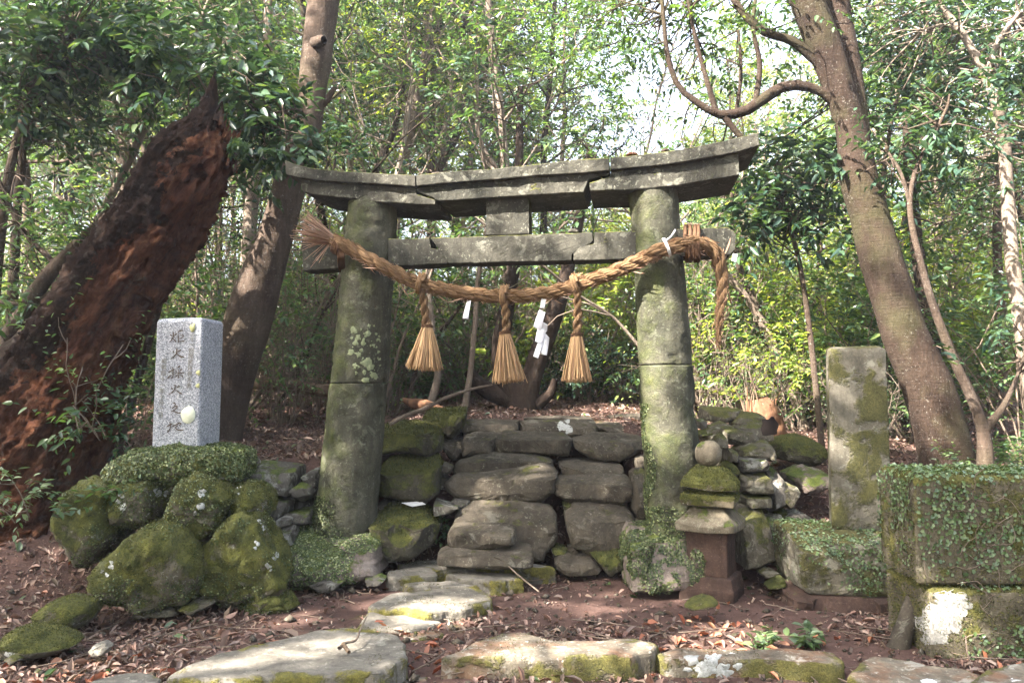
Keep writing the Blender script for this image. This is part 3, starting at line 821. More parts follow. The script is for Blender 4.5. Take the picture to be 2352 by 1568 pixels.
rock(mound, b0, [(1200,1060),(1290,1010),(1360,990),(1420,1030),(1300,1090)], 5.15, .25, 'pile', name='boulder')
kids = list(mound.children)
for k, (pts, jg) in enumerate([([(1240,920),(1280,880),(1330,890),(1325,940),(1255,955)], .3), ([(1450,990),(1520,960),(1600,1000),(1590,1045),(1500,1030)], .35), ([(1540,900),(1600,850),(1640,880),(1620,925),(1560,930)], .35), ([(2000,1275),(2030,1250),(2058,1285),(2030,1315)], .3), ([(2095,1375),(2120,1345),(2175,1340),(2170,1385),(2130,1405)], .35), ([(2060,1470),(2100,1445),(2135,1470),(2100,1500)], .4), ([(835,1440),(870,1410),(912,1450),(880,1540),(840,1545)], .25), ([(2020,1100),(2050,1095),(2095,1160),(2070,1165)], .3), ([(1855,840),(1890,825),(1885,885),(1860,885)], .2), ([(905,910),(950,890),(965,950),(920,960)], .3), ([(1160,855),(1200,850),(1225,910),(1190,900)], .35)]):
    ctr = np.mean(pts, 0); ext = np.ptp(pts, 0)
    rl = np.random.default_rng(k)
    for e in range(3):
        c_ = ctr + rl.uniform(-.5, .5, 2) * ext
        rad = ext.mean() * rl.uniform(.14, .32)
        patch('lichen', mound, kids, [cc(*(c_ + rad * rl.uniform(.6, 1.3) * np.array([math.cos(t_), math.sin(t_)]))) for t_ in np.linspace(0, 6.28, 8)[:-1]], 'lichen_white', n=20, jag=.4, seed=20 + k * 5 + e, rings=2)

# the granite post and its inscription
MY = 5.72
post = thing('granite_post', 'pale granite post with brush lettering standing on the mossy mound', 'stone monument', tuple(P(430, 1032, MY)))
fl, fr = P(346, 1034, MY), P(457, 1034, MY)
ftl, ftr = P(357, 738, MY), P(458, 731, MY)
wpost = fr[0] - fl[0]
hpost = ftr[2] - fr[2]
ang = R(-4)
base_c = (fl + fr) / 2
def post_pt(a, b, d):
    """a across the front (0..1), b up (metres), d back from the front face"""
    lean = 0.012
    x = (a - 0.5) * wpost + lean * b
    return np.array([base_c[0] + x * math.cos(ang) - d * math.sin(ang), base_c[1] + x * math.sin(ang) + d * math.cos(ang), base_c[2] + b])
pd = wpost
rings = []
zs = list(np.linspace(-0.08, hpost - 0.03, 14)) + [hpost - 0.015, hpost - 0.004, hpost]
for z in zs:
    ins = 0.0 if z < hpost - 0.02 else (0.006 if z < hpost - 0.01 else (0.014 if z < hpost - 0.002 else 0.03))
    r = []
    for (x0, y0, x1, y1) in ((0, 0, 1, 0), (1, 0, 1, 1), (1, 1, 0, 1), (0, 1, 0, 0)):
        for t in np.linspace(0.03, 0.97, 10):
            a, d = x0 + (x1 - x0) * t, (y0 + (y1 - y0) * t) * pd
            a = min(max(a, ins / wpost), 1 - ins / wpost)
            d = min(max(d, ins), pd - ins)
            r.append(post_pt(a, z + 0.008 * a * (1 if z > hpost - 0.04 else 0), d))
    rings.append(np.array(r))
V, Fs = loft(rings)
V = roughen(V, 0.003, 6, 5, 3)
block = obj('block', V, Fs, M['granite'], post, smooth=False)
def front_pt(u, v, lift=0.004):
    """a pixel on the post's front plane"""
    d = ray(u, v)
    nrm = np.array([math.sin(ang), -math.cos(ang), 0])
    p0 = post_pt(0.5, 0, -lift)
    t = ((p0 - np.array([0, 0, EYE])) @ nrm) / (d @ nrm)
    return np.array([0, 0, EYE]) + d * t
def k1(x, y): return ((385 + x / 9.22) * .91875, (800 + y / 9.22) * .91875)
def k2(x, y): return ((385 + x / 9.8) * .91875, (960 + y / 9.8) * .91875)
CH = [
 (k1, [[(368,333,20),(388,345,30),(408,372,12)], [(443,270,14),(445,300,32),(440,380,24),(408,450,26),(352,518,8)], [(525,308,30),(495,335,26),(450,368,8)], [(432,412,10),(465,455,24),(512,502,28)], [(548,272,24),(600,250,32),(662,236,34)], [(560,325,14),(560,400,20),(558,500,20)], [(602,356,14),(640,348,24),(676,350,28),(655,400,18),(562,432,10)], [(552,500,18),(620,488,24),(694,478,36)]]),
 (k1, [[(438,712,24),(448,732,34),(462,752,14)], [(527,650,34),(526,690,34),(518,760,28),(468,830,28),(386,888,12)], [(612,685,40),(580,710,30),(533,734,10)], [(524,770,14),(575,815,28),(630,846,40),(692,848,26)]]),
 (k1, [[(336,1196,32),(390,1172,30),(472,1130,28)], [(430,1085,22),(436,1150,24),(434,1320,24),(388,1328,14)], [(313,1338,30),(352,1300,28),(402,1262,10)], [(600,1058,40),(570,1075,40),(540,1092,12)], [(500,1160,18),(508,1180,22),(518,1194,8)], [(558,1140,18),(566,1180,14)], [(642,1128,26),(618,1148,24),(596,1170,8)], [(488,1222,12),(570,1212,18),(690,1214,24)], [(570,1195,16),(572,1260,22),(566,1330,22),(544,1322,12)], [(548,1250,12),(525,1280,22),(488,1312,18)], [(606,1268,12),(640,1282,24),(668,1310,34)]]),
 (k2, [[(428,88,26),(442,105,42),(458,128,14)], [(515,14,30),(515,60,34),(512,110,28),(452,190,28),(358,256,10)], [(622,44,46),(590,62,34),(550,88,8)], [(528,130,12),(585,182,28),(640,216,42),(692,232,22)]]),
 (k2, [[(472,450,28),(500,464,40),(532,492,20)], [(440,590,30),(500,545,28),(560,530,26),(572,552,24),(520,612,22),(470,650,20),(408,672,14)], [(478,664,16),(545,684,30),(600,704,34),(718,704,34)]]),
 (k2, [[(318,1034,34),(370,1004,34),(448,966,30)], [(388,930,34),(398,990,26),(404,1080,20)], [(328,1170,44),(365,1132,30),(402,1080,12)], [(450,1030,30),(540,985,28),(625,945,30),(652,960,34),(628,1006,16)], [(560,1000,10),(556,1030,18),(548,1060,16)], [(520,1040,12),(535,1082,24),(590,1118,34),(718,1124,34)]]),
]
for conv, strokes in CH:
    mb = MB()
    for st in strokes:
        a = smooth_open([(*q[:2], 0, q[2]) for q in st], 14)
        c, w = a[:, :2], a[:, 3] * 0.62 + 5
        t = np.gradient(c, axis=0)
        t /= np.linalg.norm(t, axis=1)[:, None] + 1e-9
        nr = np.stack([-t[:, 1], t[:, 0]], 1)
        L, Rr = c + nr * w[:, None] / 2, c - nr * w[:, None] / 2
        c0, c1 = c[0] - t[0] * w[0] * .3, c[-1] + t[-1] * w[-1] * .3
        loop = [c0] + list(L) + [c1] + list(Rr[::-1])
        top = np.array([front_pt(*conv(*q), lift=0.0035) for q in loop])
        bot = np.array([front_pt(*conv(*q), lift=-0.004) for q in loop])
        n = len(loop)
        k = 14
        Fs = []
        for i in range(k - 1):
            Fs.append((1 + i, 2 + i, 2 * k + 1 - i - 1 + 0, 2 * k + 1 - i))
        Fs += [(0, 1, 2 * k + 1), (k, k + 1, k + 2)]
        Fs += [(i, n + i, n + (i + 1) % n, (i + 1) % n) for i in range(n)]
        mb.add(np.vstack([top, bot]), Fs)
    mb.build('carved_character', M['ink'], post, smooth=False)
# the two small columns of worn characters
def small_text(chars, u, v0, dv, size, mat):
    for i, ch in enumerate(chars):
        cu = bpy.data.curves.new('carved_character', 'FONT')
        cu.body = ch
        cu.size = size
        cu.extrude = 0.002
        cu.align_x, cu.align_y = 'CENTER', 'CENTER'
        t = bpy.data.objects.new('carved_character', cu)
        C.objects.link(t)
        me = bpy.data.meshes.new_from_object(t.evaluated_get(bpy.context.evaluated_depsgraph_get()))
        bpy.data.objects.remove(t)
        if not len(me.vertices): continue
        me.materials.clear()
        me.materials.append(M[mat])
        o = bpy.data.objects.new('carved_character', me)
        C.objects.link(o)
        o.parent = post
        o.location = Vector(front_pt(u + (i * -0.9), v0 + i * dv, 0.0015) - origin_of(post))
        o.rotation_euler = (R(90), 0, ang)
small_text('第二十一回国民体育大会', 443, 752, 13.3, px(13, MY), 'ink_pale')
small_text('昭和四十一年十月一日', 377, 830, 13.6, px(13, MY), 'ink_pale')
blk = [block]
def face_spot(pts, mat, seed, jag=0.05, n=30):
    s = smooth_closed(np.array(pts, float), n)
    c = s.mean(0)
    s = c + (s - c) * (1 + fbm(np.c_[s * 0.2, np.zeros(n)] + seed, 2, seed) * jag)[:, None]
    V = np.array([front_pt(*q, lift=0.001) for q in s] + [front_pt(*(c + (q - c) * .94), lift=0.006) for q in s] + [front_pt(*c, lift=0.007)])
    Fs = [(i, (i + 1) % n, n + (i + 1) % n, n + i) for i in range(n)] + [(n + i, n + (i + 1) % n, 2 * n) for i in range(n)]
    obj('lichen', V, Fs, M[mat], post)
def kz(x, y): return ((350 + x / 4.019) * .91875, (760 + y / 4.02) * .91875)
face_spot([kz(*q) for q in [(405,1100),(430,1055),(490,1018),(535,1040),(558,1095),(545,1160),(490,1202),(430,1180)]], 'lichen_pale', 3)
face_spot([kz(*q) for q in [(560,690),(575,668),(604,664),(604,716),(575,710)]], 'lichen_yellow', 4)
face_spot([kz(*q) for q in [(555,825),(575,798),(598,796),(598,838),(575,842)]], 'lichen_yellow', 5)
face_spot([kz(*q) for q in [(495,230),(515,205),(548,200),(556,235),(545,270),(520,280)]], 'lichen_yellow', 6, .25)

# ------------------------------------------------------------------ dry stone wall between mound and left pillar
lwall = thing('dry_stone_wall', 'low dry stone wall holding the leafy bank left of the gate', 'stone wall', (-1.75, 6.3, 0.0))
LW = [([(90,500),(150,350),(280,358),(552,388),(562,480),(502,642),(380,622),(240,572),(108,522)], 6.3, .5), ([(508,602),(600,518),(692,560),(712,640),(640,702),(558,662)], 6.25, .4),
 ([(265,642),(482,708),(482,760),(442,852),(300,890),(262,800)], 6.2, .5), ([(298,940),(440,828),(512,860),(502,915),(380,950)], 6.05, .35), ([(508,800),(682,778),(692,905),(600,915),(508,885)], 6.2, .4),
 ([(615,470),(742,398),(765,560),(700,575)], 6.4, .4), ([(278,962),(500,948),(520,1100),(400,1135),(318,1070)], 5.95, .4), ([(-15,255),(60,260),(112,330),(152,382),(60,412),(0,402)], 6.15, .4),
 ([(20,400),(100,420),(110,520),(60,540),(10,500)], 6.25, .4), ([(560,670),(690,650),(700,780),(560,790)], 6.45, .4), ([(240,590),(380,640),(500,650),(480,705),(270,640)], 6.5, .4), ([(480,760),(520,740),(530,800),(450,850)], 6.5, .4)]
for pts, Y, T in LW:
    rock(lwall, cl, pts, Y, T, 'wall', p=3.6, amp=0.06, cuts=5)

# ------------------------------------------------------------------ stone pile right of the gate
pile = thing('stone_pile', 'heap of stacked field stones behind the small stone lantern', 'stone pile', (1.95, 6.3, 0.0))
PL = [([(543,172),(570,150),(800,175),(762,250),(650,268),(548,242)], 7.25, .4, 'pile'), ([(763,272),(830,195),(940,198),(977,262),(900,284),(770,304)], 7.0, .4, 'pile'),
 ([(778,302),(880,263),(980,280),(1007,382),(930,402),(830,372)], 6.8, .4, 'pile'), ([(678,302),(740,293),(900,340),(922,390),(830,432),(700,412)], 6.7, .4, 'pile'),
 ([(520,350),(600,300),(690,258),(742,290),(680,342),(640,372),(560,390)], 6.9, .4, 'pile'), ([(600,442),(650,360),(702,348),(708,442)], 6.45, .25, 'pile'),
 ([(778,452),(900,398),(1015,398),(1022,532),(960,522),(780,505)], 6.5, .4, 'pile'), ([(773,492),(960,500),(977,592),(788,608)], 6.38, .4, 'wall'),
 ([(773,612),(975,604),(997,742),(800,744)], 6.3, .45, 'pile'), ([(800,750),(970,750),(987,842),(820,846)], 6.28, .45, 'pile'),
 ([(790,852),(970,848),(1002,1070),(1037,1150),(1032,1212),(960,1255),(800,1262)], 6.1, .4, 'pile'), ([(980,570),(1050,588),(1087,680),(1072,830),(1000,880),(985,700)], 6.4, .4, 'wall'),
 ([(1073,702),(1120,678),(1192,710),(1192,760),(1120,855),(1073,835)], 6.35, .35, 'pile'), ([(1108,922),(1210,878),(1312,945),(1302,967),(1118,970)], 6.3, .35, 'wall'),
 ([(978,935),(1110,920),(1122,1092),(1050,1112),(988,1040)], 6.15, .4, 'wall'), ([(1028,1112),(1132,1108),(1142,1235),(1040,1262)], 6.0, .35, 'step_moss'),
 ([(698,572),(740,538),(782,600),(772,645),(720,625)], 6.3, .3, 'step_moss'), ([(718,432),(772,470),(767,545),(718,532)], 6.4, .3, 'pile'), ([(1000,860),(1090,840),(1110,925),(1000,940)], 6.45, .4, 'step_moss'),
 ([(520,420),(700,440),(720,560),(560,600)], 6.7, .4, 'pile'), ([(500,250),(560,240),(560,310),(510,310)], 7.1, .3, 'wall'), ([(500,325),(590,322),(600,350),(500,362)], 6.85, .3, 'step_moss'), ([(700,620),(790,640),(800,760),(700,760)], 6.5, .4, 'pile')]
for pts, Y, T, mt in PL:
    rock(pile, cp, pts, Y, T, mt, p=4.0, amp=0.055, cuts=5)
loose('mossy_boulder', 'large mossy boulder on the bank between stone pile and tall stele', 'boulder', cp, [(1048,422),(1100,370),(1240,348),(1342,410),(1378,490),(1280,565),(1120,525),(1038,512)], 7.2, .5, 'step_moss')
loose('pink_boulder', 'bare pinkish boulder below the mossy one on the bank', 'boulder', cp, [(1128,622),(1250,568),(1370,598),(1408,680),(1300,742),(1200,745),(1130,662)], 6.75, .45, 'footing')
loose('mossy_boulder', 'round mossy boulder lying in leaves at the left edge of the clearing', 'boulder', b0, [(265,1100),(330,1045),(430,1000),(560,1015),(632,1030),(620,1110),(560,1185),(400,1235),(300,1200)], 4.85, .36, 'cairn', p=3.0, amp=.07)
loose('mossy_boulder', 'flat moss covered stone sunk in the ground at the lower left', 'boulder', b0, [(20,1265),(90,1215),(180,1195),(330,1225),(520,1300),(400,1360),(230,1385),(80,1340)], 4.4, .4, 'cairn', p=2.2, amp=.05)
loose('pebble', 'pale rounded stone lying on bare soil at the lower left', 'stone', b0, [(595,1345),(630,1312),(680,1298),(722,1332),(702,1365),(640,1380)], 4.3, .1, 'slab', p=2.4)
loose('pebble', 'low grey stone at the left edge beside the flat mossy one', 'stone', b0, [(-40,1320),(40,1310),(105,1340),(100,1385),(20,1405),(-40,1400)], 4.35, .15, 'pile', p=2.4)
loose('pebble', 'small grey stone just in front of the flat mossy one', 'stone', b0, [(50,1405),(110,1368),(165,1398),(110,1428)], 4.2, .1, 'pile', p=2.4)
loose('flat_stone', 'angular flat stone tipped against the left gate footing', 'stone', cl, [(640,1492),(760,1440),(900,1405),(1022,1420),(882,1535),(760,1540)], 5.75, .25, 'wall')
loose('small_stone', 'squarish brown stone between left gate footing and path', 'stone', cl, [(1018,1370),(1100,1338),(1155,1370),(1145,1435),(1040,1430)], 5.8, .18, 'pile')
loose('small_stone', 'pale flat stone close to the left end of the path slabs', 'stone', cl, [(1178,1432),(1300,1408),(1364,1440),(1320,1485),(1200,1495)], 5.75, .18, 'wall')
loose('small_stone', 'small mossy stone at the back left of the lantern base', 'stone', cp, [(410,1312),(470,1278),(540,1300),(530,1345),(450,1365)], 5.75, .2, 'step_moss')
loose('small_stone', 'flat stone on the soil between lantern and stele base', 'stone', cp, [(948,1312),(1000,1288),(1072,1310),(1052,1335),(960,1338)], 5.85, .2, 'pile')
loose('small_stone', 'sloping stone leaning at the corner of the stele base', 'stone', cp, [(1000,1412),(1060,1370),(1115,1350),(1112,1395),(1042,1418)], 5.6, .2, 'step_moss')
loose('moss_clump', 'mossy broken lump on the soil in front of the lantern', 'stone', cp, [(420,1545),(500,1500),(560,1480),(640,1495),(640,1530),(560,1560),(460,1572)], 5.05, .15, 'lantern_moss', p=2.2)

# ------------------------------------------------------------------ the torii gate
LY, RY = 6.2, 5.85                                # depth of left and right pillar
pl0, pr0 = P(828, 900, LY), P(1525, 900, RY)
gdir = np.array([pr0[0] - pl0[0], pr0[1] - pl0[1], 0]); gdir /= np.linalg.norm(gdir)
gnor = np.array([gdir[1], -gdir[0], 0])           # towards the camera
def PT(u, v, off=0.0):
    """pixel -> point on the gate's own plane, moved off metres towards the viewer"""
    d = ray(u, v)
    p0 = pl0 + gnor * off
    t = ((p0 - np.array([0, 0, EYE])) @ gnor) / (d @ gnor)
    return np.array([0, 0, EYE]) + d * t
torii = thing('torii_gate', 'old grey stone torii gate with cracked lintel and mossy pillars', 'torii gate', tuple((pl0 + pr0) / 2 * [1, 1, 0]))
def pillar_geo(edge, seed, top_round=True, n=72):
    """edge: list of (v, left u, right u) from bottom to top, all on the gate plane"""
    e = np.array(edge, float)
    vs = np.linspace(e[0, 0], e[-1, 0], 110)
    rings = []
    o = np.argsort(e[:, 0])
    for k, v in enumerate(vs):
        l, r_ = np.interp(v, e[o, 0], e[o, 1]), np.interp(v, e[o, 0], e[o, 2])
        a, b = PT(l, v), PT(r_, v)
        c, rad = (a + b) / 2, np.linalg.norm(b - a) / 2
        an = np.arange(n) * 2 * math.pi / n
        rings.append(c + rad * (np.cos(an)[:, None] * gdir + np.sin(an)[:, None] * gnor))
    if top_round:
        for s, dz in ((0.975, 0.008), (0.93, 0.015), (0.86, 0.019), (0.7, 0.021), (0.4, 0.022), (0.1, 0.022)):
            last = rings[109]
            c = last.mean(0)
            q = c + (last - c) * s
            q[:, 2] += dz
            rings.append(q)
    V, Fs = loft(rings)
    c = V.copy(); 
    V = V + unit(V - np.repeat(np.array([r.mean(0) for r in rings]), n, 0)) * (fbm(V * 3.0, 3, seed) * 0.014 + fbm(V * 14.0, 4, seed + 4) * 0.008 - np.maximum(0, fbm(V * 6.0, 4, seed + 7) - .3) * .07)[:, None]
    return V, Fs
for edge_up, edge_lo, sd in (
    ([(879, 764, 888), (640, 787, 900), (540, 795, 908), (470, 803, 911), (460, 806, 909)], [(1235, 716, 856), (1100, 737, 868), (990, 750, 879), (881, 763, 888)], 31),
    ([(838, 1466, 1592), (640, 1457, 1574), (540, 1450, 1564), (440, 1444, 1556), (430, 1446, 1554)], [(1235, 1486, 1612), (1100, 1482, 1610), (990, 1476, 1604), (840, 1467, 1592)], 41)):
    V, Fs = pillar_geo(edge_up, sd)
    up = obj('pillar', V, Fs, M['pillar'], torii)
    V, Fs = pillar_geo(edge_lo, sd + 2, False)
    obj('lower_drum', V, Fs, M['pillar'], up)
def beam_mb(mb, top, bot, f0, f1, seed, n=60, rc=0.007, amp=0.008, rows=9):
    """a stone beam: top and bottom edges of its front face as pixel polylines on the gate plane, from f0 (front) to f1 (back)"""
    tp = smooth_poly(top, n); bt = smooth_poly(bot, n)
    rings = []
    for i in range(n):
        a, b = PT(*tp[i], f0), PT(*bt[i], f0)
        back = -gnor * (f0 - f1)
        r = []
        up = (a - b)
        H = np.linalg.norm(up); up = up / H
        D = f0 - f1
        prof = []
        for t in np.linspace(0.0, 1, rows): prof.append((rc + (H - 2 * rc) * t, 0))
        prof += [(H - rc * .3, rc * .3)]
        for t in np.linspace(0, 1, 5): prof.append((H, rc + (D - 2 * rc) * t))
        prof += [(H - rc * .3, D - rc * .3)]
        for t in np.linspace(1, 0, rows): prof.append((rc + (H - 2 * rc) * t, D))
        prof += [(rc * .3, D - rc * .3)]
        for t in np.linspace(1, 0, 5): prof.append((0, rc + (D - 2 * rc) * t))
        prof += [(rc * .3, rc * .3)]
        for h, d in prof:
            r.append(b + up * h - gnor * d)
        rings.append(np.array(r))
    V, Fs = loft(rings)
    c = np.repeat(np.array([r.mean(0) for r in rings]), len(rings[0]), 0)
    V = V + unit(V - c) * (fbm(V * 5, 3, seed) * amp + fbm(V * 26, 3, seed + 3) * amp * 0.7)[:, None]
    mb.add(V, Fs)
def smooth_poly(pts, n):
    p = np.array(pts, float)
    d = np.concatenate([[0], np.cumsum(np.linalg.norm(p[1:] - p[:-1], axis=1))])
    q = np.linspace(0, d[-1], n)
    return np.stack([np.interp(q, d, p[:, j]) for j in (0, 1)], 1)
KF, KB = 0.225, -0.42      # cap layer front and back
LF, LB = 0.185, -0.40
mb = MB()
beam_mb(mb, [(655, 368), (680, 378), (715, 386), (800, 394), (880, 399), (953, 402)], [(657, 401), (690, 409), (740, 415), (800, 419), (880, 423), (953, 428)], KF, KB, 51)
beam_mb(mb, [(691, 410), (740, 417), (800, 421), (953, 431), (957, 446), (999, 459)], [(693, 438), (720, 447), (800, 455), (860, 463), (960, 469), (999, 470)], LF, LB, 52)
beam_mb(mb, [(700, 396), (800, 406), (953, 414)], [(700, 425), (800, 434), (950, 442)], .12, -.3, 58, rows=5)
mb.build('lintel_stone', M['torii'], torii, smooth=False)
mb = MB()
beam_mb(mb, [(956, 402), (1040, 393), (1150, 386), (1240, 376), (1340, 365), (1399, 362)], [(957, 427), (1040, 419), (1150, 411), (1240, 402), (1340, 397), (1399, 391)], KF, KB, 53)
beam_mb(mb, [(958, 431), (1040, 422), (1150, 414), (1240, 405), (1340, 400), (1399, 394)], [(958, 441), (998, 455), (1003, 462), (1150, 452), (1340, 441), (1352, 412), (1399, 402)], LF, LB, 54)
beam_mb(mb, [(962, 414), (1150, 398), (1395, 376)], [(962, 436), (1150, 425), (1345, 412), (1395, 396)], .12, -.3, 59, rows=5)
mb.build('lintel_stone', M['torii'], torii, smooth=False)
mb = MB()
beam_mb(mb, [(1402, 362), (1480, 354), (1560, 344), (1650, 326), (1700, 315), (1741, 304)], [(1402, 389), (1480, 383), (1560, 374), (1650, 358), (1700, 347), (1744, 334)], KF, KB, 55)
beam_mb(mb, [(1354, 420), (1402, 405), (1404, 393), (1480, 386), (1560, 377), (1696, 351)], [(1355, 439), (1402, 436), (1440, 436), (1500, 432), (1560, 425), (1698, 402)], LF, LB, 56)
beam_mb(mb, [(1408, 376), (1560, 360), (1690, 335)], [(1408, 404), (1560, 390), (1690, 366)], .12, -.3, 60, rows=5)
mb.build('lintel_stone', M['torii'], torii, smooth=False)
mb = MB()
beam_mb(mb, [(1117, 460), (1126, 455), (1206, 452), (1214, 460)], [(1116, 540), (1160, 540), (1215, 537)], 0.10, -0.10, 57, n=24)
mb.build('centre_block', M['torii'], torii, smooth=False)
NF, NB = 0.105, -0.10
for k, (t, b) in enumerate([([(693, 552), (806, 549)], [(697, 621), (806, 614)]), ([(890, 549), (986, 546), (990, 570), (1027, 574)], [(892, 611), (960, 609), (1027, 605)]),
    ([(989, 546), (1200, 539), (1360, 534), (1362, 556), (1314, 566)], [(1030, 604), (1170, 602), (1312, 598)]), ([(1318, 568), (1364, 560), (1366, 534), (1460, 530)], [(1317, 598), (1390, 596), (1460, 594)]),
    ([(1548, 527), (1672, 521), (1690, 536)], [(1548, 590), (1600, 588), (1676, 586), (1688, 574)])]):
    mb = MB()
    beam_mb(mb, t, b, NF, NB, 60 + k)
    mb.build('tie_beam', M['torii'], torii, smooth=False)
# mossy footings
rock(torii, cl, [(440,1190),(480,980),(560,928),(980,960),(1210,1000),(1315,1050),(1355,1200),(1344,1330),(1200,1375),(900,1415),(600,1425),(465,1350)], 6.12, .75, 'footing', p=3.4, amp=.05, name='footing_stone')
rock(torii, cp, [(12,1060),(60,1004),(300,1000),(512,1010),(524,1200),(524,1345),(300,1385),(12,1385)], 5.82, .65, 'footing', p=9.0, amp=.028, cuts=0, name='footing_stone')
# round lichens on the left pillar
pil = [o for o in torii.children if o.name.startswith('pillar')]
def c5(x, y): return ((800 + x / 2.6133) * .91875, (550 + y / 2.6133) * .91875)
rngl = np.random.default_rng(3)
BL = [(225,725,26),(250,765,30),(235,800,20),(285,805,24),(310,740,18),(320,690,12),(200,860,22),(250,880,22),(300,930,28),(330,960,22),(290,990,20),(350,820,14),(385,780,11),(380,860,14),(345,1010,24),(300,1045,22),(365,1030,16),(270,850,13),(390,910,11),(230,950,15)]
BL += [(rngl.uniform(190, 400), rngl.uniform(680, 1060), rngl.uniform(4, 10)) for _ in range(36)]
for k, (x, y, r) in enumerate(BL):
    pts = [c5(x + r * math.cos(a) * rngl.uniform(.45, 1.35), y + r * math.sin(a) * rngl.uniform(.45, 1.35)) for a in np.linspace(0, 2 * math.pi, 11)[:-1]]
    patch('lichen', torii, pil, pts, 'lichen_mint', n=24, jag=.3, seed=k, rings=2)

def ledge_bit(name, label, pts, off, T, mat):
    W = np.array([PT(*q, off) for q in pts])
    seedc[0] += 1
    V, Fs = rock_geo(W, T, seedc[0], 2.2, None, 2, n=28, m=12, crisp=False)
    tag(obj(name, V, Fs, M[mat], None, W.mean(0)), label, 'stone' if 'stone' in name else 'debris')
ledge_bit('small_stone', 'small round pebble lying on top of the tie beam', [(1304, 534), (1308, 527), (1318, 525), (1328, 530), (1328, 535)], 0, .06, 'wall')
ledge_bit('bark_chip', 'brown chip of bark lying on the right lintel stone', [(1436, 359), (1444, 352), (1458, 351), (1466, 357)], .1, .07, 'rot')
ledge_bit('cone_debris', 'dark clump of debris on top of the right lintel stone', [(1518, 351), (1520, 344), (1530, 341), (1538, 346), (1537, 350)], .1, .06, 'bark_dark')

# ------------------------------------------------------------------ rope and its tassels
def RP(u, v, off): return PT(u, v, off)
rope_px = [(760, 548, .24), (786, 562, .27), (812, 574, .27), (858, 600, .27), (905, 624, .25), (960, 650, .22), (1050, 670, .20), (1160, 681, .20), (1260, 672, .20), (1320, 656, .20), (1400, 628, .22), (1470, 598, .26), (1520, 574, .29), (1570, 562, .28), (1612, 560, .24), (1642, 578, .20), (1654, 612, .17), (1659, 650, .16), (1656, 700, .16), (1652, 745, .16), (1650, 785, .16), (1652, 805, .16)]
rp = smooth_open([RP(*q) for q in rope_px], 260)
Lr = np.concatenate([[0], np.cumsum(np.linalg.norm(rp[1:] - rp[:-1], axis=1))])
rope = thing('straw_rope', 'thick twisted straw rope slung across the gate front', 'rope', tuple(rp[len(rp) // 2]))
def strands(path, Rad, pitch, k, parent, mat, name='strand', n=5, sr=0.62, seed=0, yarns=11):
    """k strands laid round each other, every strand a bundle of fibrous yarns"""
    Rad = np.broadcast_to(np.asarray(Rad, float), (len(path),))
    def frame(q):
        t = unit(np.gradient(q, axis=0))
        ref = np.array([0.02, -1.0, 0.01])
        nn = unit(ref - t * (t @ ref)[:, None])
        return nn, np.cross(t, nn)
    nn, bb = frame(path)
    L = np.concatenate([[0], np.cumsum(np.linalg.norm(path[1:] - path[:-1], axis=1))])
    rg = np.random.default_rng(seed)
    for j in range(k):
        a = 2 * math.pi * (L / pitch + j / k + .05 * fbm(np.c_[L * 4, 0 * L + j * 5, 0 * L], 2, seed))
        q = path + (nn * np.cos(a)[:, None] + bb * np.sin(a)[:, None]) * (Rad * (1 - sr))[:, None]
        n2, b2 = frame(q)
        qb = QB()
        V, Fq, uv = tube(q, Rad * sr * .8, 8, .1, seed + j)
        qb.add(V, Fq, uv)
        for y in range(yarns):
            ph, off = rg.uniform(-.25, .25), rg.uniform(.60, .78)
            wob = fbm(np.c_[L * 9, 0 * L + y * 3.1, 0 * L + j], 3, seed + y)
            an = 2 * math.pi * (-L / (pitch * .8) + (y + ph) / yarns) + wob * .5
            ro = Rad * sr * (off + .10 * wob)
            w = q + (n2 * np.cos(an)[:, None] + b2 * np.sin(an)[:, None]) * ro[:, None]
            V, Fq, uv = tube(w, Rad * sr * rg.uniform(.24, .36), n, .3, seed + y * 5 + j)
            qb.add(V, Fq, uv + [rg.uniform(0, 9), rg.uniform(0, 9)])
        qb.build(name, M[mat], parent)
rr = np.interp(Lr / Lr[-1], [0, .02, .5, .74, .82, .88, .94, .98, 1], [.040, .050, .051, .053, .050, .040, .028, .012, .004])
strands(rp, rr * 1.08, 0.34, 3, rope, 'rope', sr=.53, seed=7)
def fibres(rng, parent, path, Rad, n, lmin, lmax, mat, name='loose_straw', up=0.2, thick=0.0011):
    i = rng.integers(2, len(path) - 2, n)
    t = unit(path[i + 1] - path[i - 1])
    r = unit(rng.normal(size=(n, 3)))
    r = unit(r - t * (r * t).sum(1)[:, None])
    p = path[i] + r * (Rad[i] * 0.9)[:, None]
    d = unit(t * rng.choice([-1, 1], n)[:, None] * 0.8 + r * rng.uniform(.25, .9, n)[:, None] + np.array([0, 0, -0.25]))
    L = rng.uniform(lmin, lmax, n)
    V, Fq = leaf_geo(p, d, r, L, np.full(n, thick * 2.6), fold=0.5, droop=0.25)
    return obj(name, V, Fq, M[mat], parent, kind='stuff')
rng = np.random.default_rng(5)
fibres(rng, rope, rp, rr, 1800, .012, .05, 'straw_brown', thick=.0006)
fibres(rng, rope, rp, rr, 50, .07, .15, 'straw_brown', thick=.0010)
